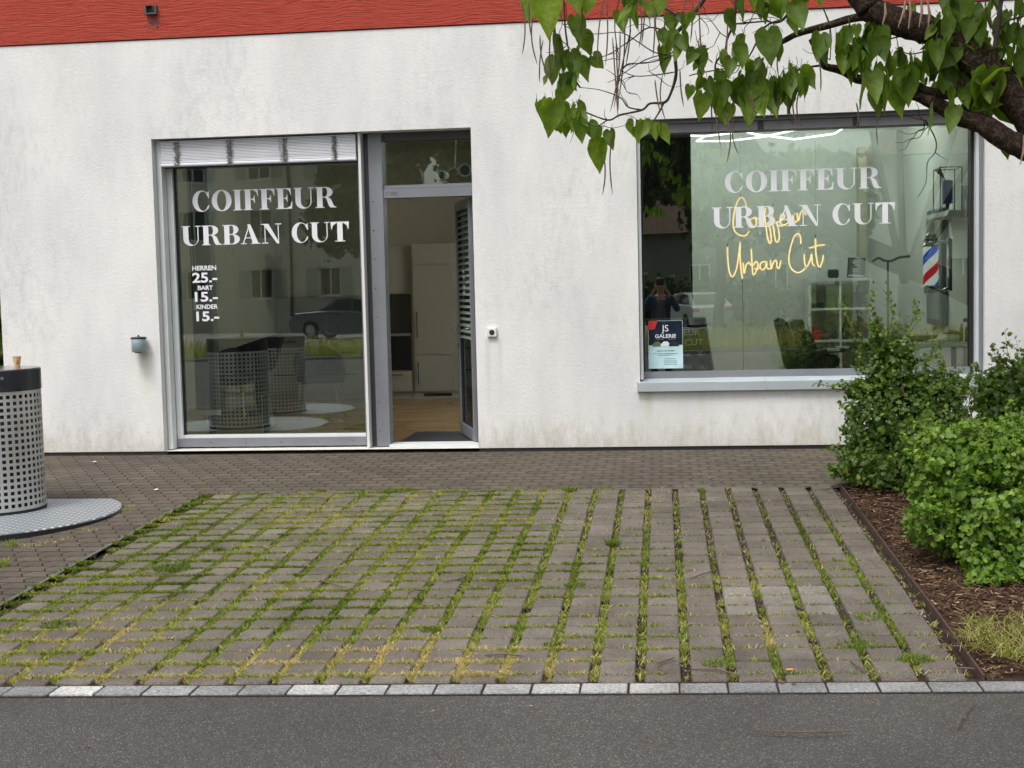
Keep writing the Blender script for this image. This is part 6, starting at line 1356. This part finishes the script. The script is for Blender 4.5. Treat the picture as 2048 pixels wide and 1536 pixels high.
def car(label, loc, rz, paint):
    t = thing('parked_car', label, 'car', loc)
    t.rotation_euler = (0,0,0)
    prof = [(-2.15,.32),(-2.2,.62),(-2.1,.78),(-1.95,.93),(-.98,1.0),(.95,1.0),(1.95,.98),(2.12,.88),(2.18,.55),(2.12,.30)]
    def arch(cx): return [(cx+.38*math.cos(R(a)), .30+.38*math.sin(R(a))) for a in range(0,181,20)]
    out = prof[::-1]; lo = arch(-1.32)[::-1]+arch(1.30)[::-1]
    P0 = prof+[ (2.12,.22)]+[(1.70,.22)]+arch(1.30)+[(.9,.2),(-.9,.2)]+arch(-1.32)+[(-1.72,.22),(-2.12,.24)]
    b = MB(); n = len(P0); W_ = .89
    def ring(y,s_): return [(p[0]*(1-.02*s_), y, p[1]-(.03*s_ if p[1] > .9 else 0)) for p in P0]
    vs = ring(-W_,1)+ring(-W_+.06,0)+ring(W_-.06,0)+ring(W_,1)
    fs = [(k*n+i,k*n+(i+1)%n,k*n+n+(i+1)%n,k*n+n+i) for k in range(3) for i in range(n)]
    b.add(vs, fs); 
    bm_side = [tuple(range(n)), tuple(3*n+i for i in range(n))[::-1]]
    b.f += bm_side; b.m += [0,0]
    body = b.build('body', paint, t, world=False)
    gp = [(-1.02,.99),(-.25,1.42),(.35,1.48),(1.25,1.42),(1.92,.98)]
    def gring(w_,dz=0): return [(p[0], w_-(.16 if p[1] > 1.2 else 0)*(1 if w_ > 0 else -1), p[1]) for p in gp]
    b = MB(); L1 = gring(-.84); L2 = gring(.84); b.add(L1+L2, [(0,1,2,3,4),(9,8,7,6,5)]+[(i,5+i,6+i,i+1) for i in range(4)]); b.build('roof', paint, t, world=False)
    b = MB()
    for s_ in (-1,1):
        w1, w2 = s_*.845, s_*.70
        b.add([(-.82,w1*1.0,1.02),(.38,w1,1.02),(.38,w2+s_*.008,1.43),(-.2,w2+s_*.008,1.38)],[(0,1,2,3)]); b.add([(.46,w1,1.02),(1.62,w1,1.02),(1.22,w2+s_*.008,1.37),(.46,w2+s_*.008,1.43)],[(0,1,2,3)])
    b.build('side_window', MT['carglass'], t, world=False)
    b = MB(); b.add([(-1.01,-.76,1.01),(-1.01,.76,1.01),(-.30,.64,1.415),(-.30,-.64,1.415)],[(0,1,2,3)]); b.build('windscreen', MT['carglass'], t, world=False)
    b = MB(); b.add([(1.92,-.72,1.0),(1.34,-.62,1.40),(1.34,.62,1.40),(1.92,.72,1.0)],[(0,1,2,3)]); b.build('rear_window', MT['carglass'], t, world=False)
    for cx in (-1.32,1.30):
        for s_ in (-1,1):
            T = TL((cx,s_*.80,.31)) @ Matrix.Rotation(R(90),4,'X'); b = MB(); b.lathe([(.25,-.10),(.31,-.08),(.31,.08),(.25,.10)],24,0,T); w_ = b.build('wheel', MT['tyre'], t, world=False)
            b = MB(); b.lathe([(.20,-.105),(.21,.105)],16,0,T); b.build('rim', MT['rim'], w_, world=False)
    for s_ in (-1,1):
        b = MB(); b.bbox(-2.16,-1.95,min(s_*.5,s_*.86),max(s_*.5,s_*.86),.66,.80,.03); b.build('headlight', MT['lampc'], t, world=False)
        b = MB(); b.bbox(2.02,2.20,min(s_*.6,s_*.87),max(s_*.6,s_*.87),.72,.88,.03); b.build('tail_light', MT['redp'], t, world=False)
        b = MB(); b.bbox(-.75,-.6,min(s_*.9,s_*1.04),max(s_*.9,s_*1.04),1.0,1.13,.03); b.build('wing_mirror', paint, t, world=False)
    t.rotation_euler = (0,0,rz)
car('grey parked car across the street in front of the beige house', (-11.9,-38,-.30), R(12), MT['car_grey'])
car('white parked car across the street in front of the hedge', (1.3,-43.,-.42), R(70), MT['car_white'])
for (x,y,l_) in ((-20.2,-26,'left grey round bollard bin at the verge across the street'),(-16.2,-26,'right grey round bollard bin at the verge across the street')):
    t = thing('bollard', l_, 'bollard', (x,y,-.30), 'bollards across the street'); b = MB(); b.lathe([(.16,0),(.14,.9)],20); b.build('post', MT['rim'], t, world=False); b = MB(); b.lathe([(.24,.9),(.24,.97),(.16,1.0)],20); b.build('cap', MT['frame'], t, world=False)

# ------------------------------------------------------------------ the person taking the photograph (mirrored in the salon window)
PZ = -.30; PY0 = -12.23
per = thing('person', 'man in blue jacket and grey shirt holding a phone before his face', 'person', (0,PY0,PZ))
def skin(name, verts, edges, radii, m, parent, sub=2, root=0):
    me = bpy.data.meshes.new(name); me.from_pydata(verts, edges, []); me.materials.append(m); o = bpy.data.objects.new(name, me); COL.objects.link(o); o.parent = parent
    md = o.modifiers.new('skin', 'SKIN'); md.use_smooth_shade = True
    for i, sv in enumerate(me.skin_vertices[0].data):
        rr = radii[i]; sv.radius = rr if hasattr(rr,'__len__') else (rr,rr); sv.use_root = (i == root)
    o.modifiers.new('sub', 'SUBSURF').levels = sub; o.modifiers['sub'].render_levels = sub
    return o
V_ = [(0,0,.96),(0,.0,1.10),(0,.0,1.30),(0,-.01,1.46),(0,.0,1.56),(0,.02,1.63),(0,.03,1.70),(0,.025,1.80)]
R_ = [(.155,.115),(.145,.105),(.165,.115),(.13,.09),(.058,.06),(.070,.075),(.078,.095),(.070,.085)]
E_ = [(i,i+1) for i in range(7)]
V_ += [(0,.118,1.695)]; R_ += [(.012,.014)]; E_ += [(6,8)]
for s_ in (-1,1):
    k = len(V_); V_ += [(s_*.19,-.01,1.45),(s_*.285,.12,1.25),(s_*.14,.27,1.57),(s_*.095,.30,1.64),(s_*.085,.315,1.69)]; R_ += [.060,.045,.029,(.034,.018),(.030,.014)]; E_ += [(3,k),(k,k+1),(k+1,k+2),(k+2,k+3),(k+3,k+4)]
    for f_ in range(4):
        j = len(V_); z_ = 1.665+f_*.022; V_ += [(s_*.088,.335,z_+.01),(s_*(.086-.004*f_),.368,z_+.022),(s_*.060,.386-.003*f_,z_+.026)]; R_ += [.0095,.0085,.0075]; E_ += [(k+4 if f_ > 1 else k+3,j),(j,j+1),(j+1,j+2)]
    j = len(V_); V_ += [(s_*.075,.318,1.655),(s_*.055,.335,1.68),(s_*.040,.343,1.705)]; R_ += [.011,.010,.009]; E_ += [(k+3,j),(j,j+1),(j+1,j+2)]
    k = len(V_); V_ += [(s_*.095,0,.88),(s_*.115,.02,.49),(s_*.125,-.02,.09),(s_*.145,.13,.04)]; R_ += [.088,.058,.040,.035]; E_ += [(0,k),(k,k+1),(k+1,k+2),(k+2,k+3)]
skin('body', V_, E_, R_, MT['skin'], per)
# clothing
Vj = [(0,-.01,.93),(0,-.01,1.15),(0,-.01,1.32),(0,-.015,1.46),(0,-.01,1.52)]; Rj = [(.185,.13),(.18,.125),(.19,.13),(.155,.105),(.085,.07)]; Ej = [(0,1),(1,2),(2,3),(3,4)]
for s_ in (-1,1):
    k = len(Vj); Vj += [(s_*.20,-.01,1.455),(s_*.295,.12,1.245),(s_*.165,.25,1.53)]; Rj += [.078,.062,.044]; Ej += [(3,k),(k,k+1),(k+1,k+2)]
skin('jacket', Vj, Ej, Rj, MT['jacket'], per)
skin('shirt', [(0,.035,.93),(0,.035,1.2),(0,.03,1.36),(0,.015,1.48)], [(0,1),(1,2),(2,3)], [(.13,.125),(.12,.12),(.11,.118),(.075,.088)], MT['tshirt'], per)
Vt = [(0,0,1.06),(0,0,.96)]; Rt = [(.172,.132),(.18,.138)]; Et = [(0,1)]
for s_ in (-1,1): k = len(Vt); Vt += [(s_*.10,0,.84),(s_*.118,.02,.48),(s_*.128,-.015,.10)]; Rt += [.105,.078,.068]; Et += [(1,k),(k,k+1),(k+1,k+2)]
skin('trousers', Vt, Et, Rt, MT['trouser'], per)
for s_ in (-1,1): skin('shoe', [(s_*.128,-.05,.045),(s_*.135,.04,.05),(s_*.15,.17,.035)], [(0,1),(1,2)], [.045,.05,.040], MT['black'], per, 1)
skin('hair', [(0,-.035,1.70),(0,-.01,1.80),(0,.035,1.855)], [(0,1),(1,2)], [(.080,.060),(.086,.090),(.070,.060)], MT['hair'], per)
b = MB()
for s_ in (-1,1): b.lathe([(.0,-.008),(.013,-.002),(.013,.002),(.0,.008)],10,0,TL((s_*.032,.113,1.735)) @ Matrix.Rotation(R(90),4,'X'))
b.build('eyes', MT['black'], per, world=False)
b = MB(); b.bbox(-.026,.026,.108,.116,1.652,1.662,.003); b.build('mouth', MT['redp'], per, world=False)
b = MB(); b.bbox(-.078,.078,PY0+.352,PY0+.361,PZ+1.712,PZ+1.787,.003); tag(b.build('phone', MT['black']), 'black phone held sideways in front of the face of the man', 'phone')
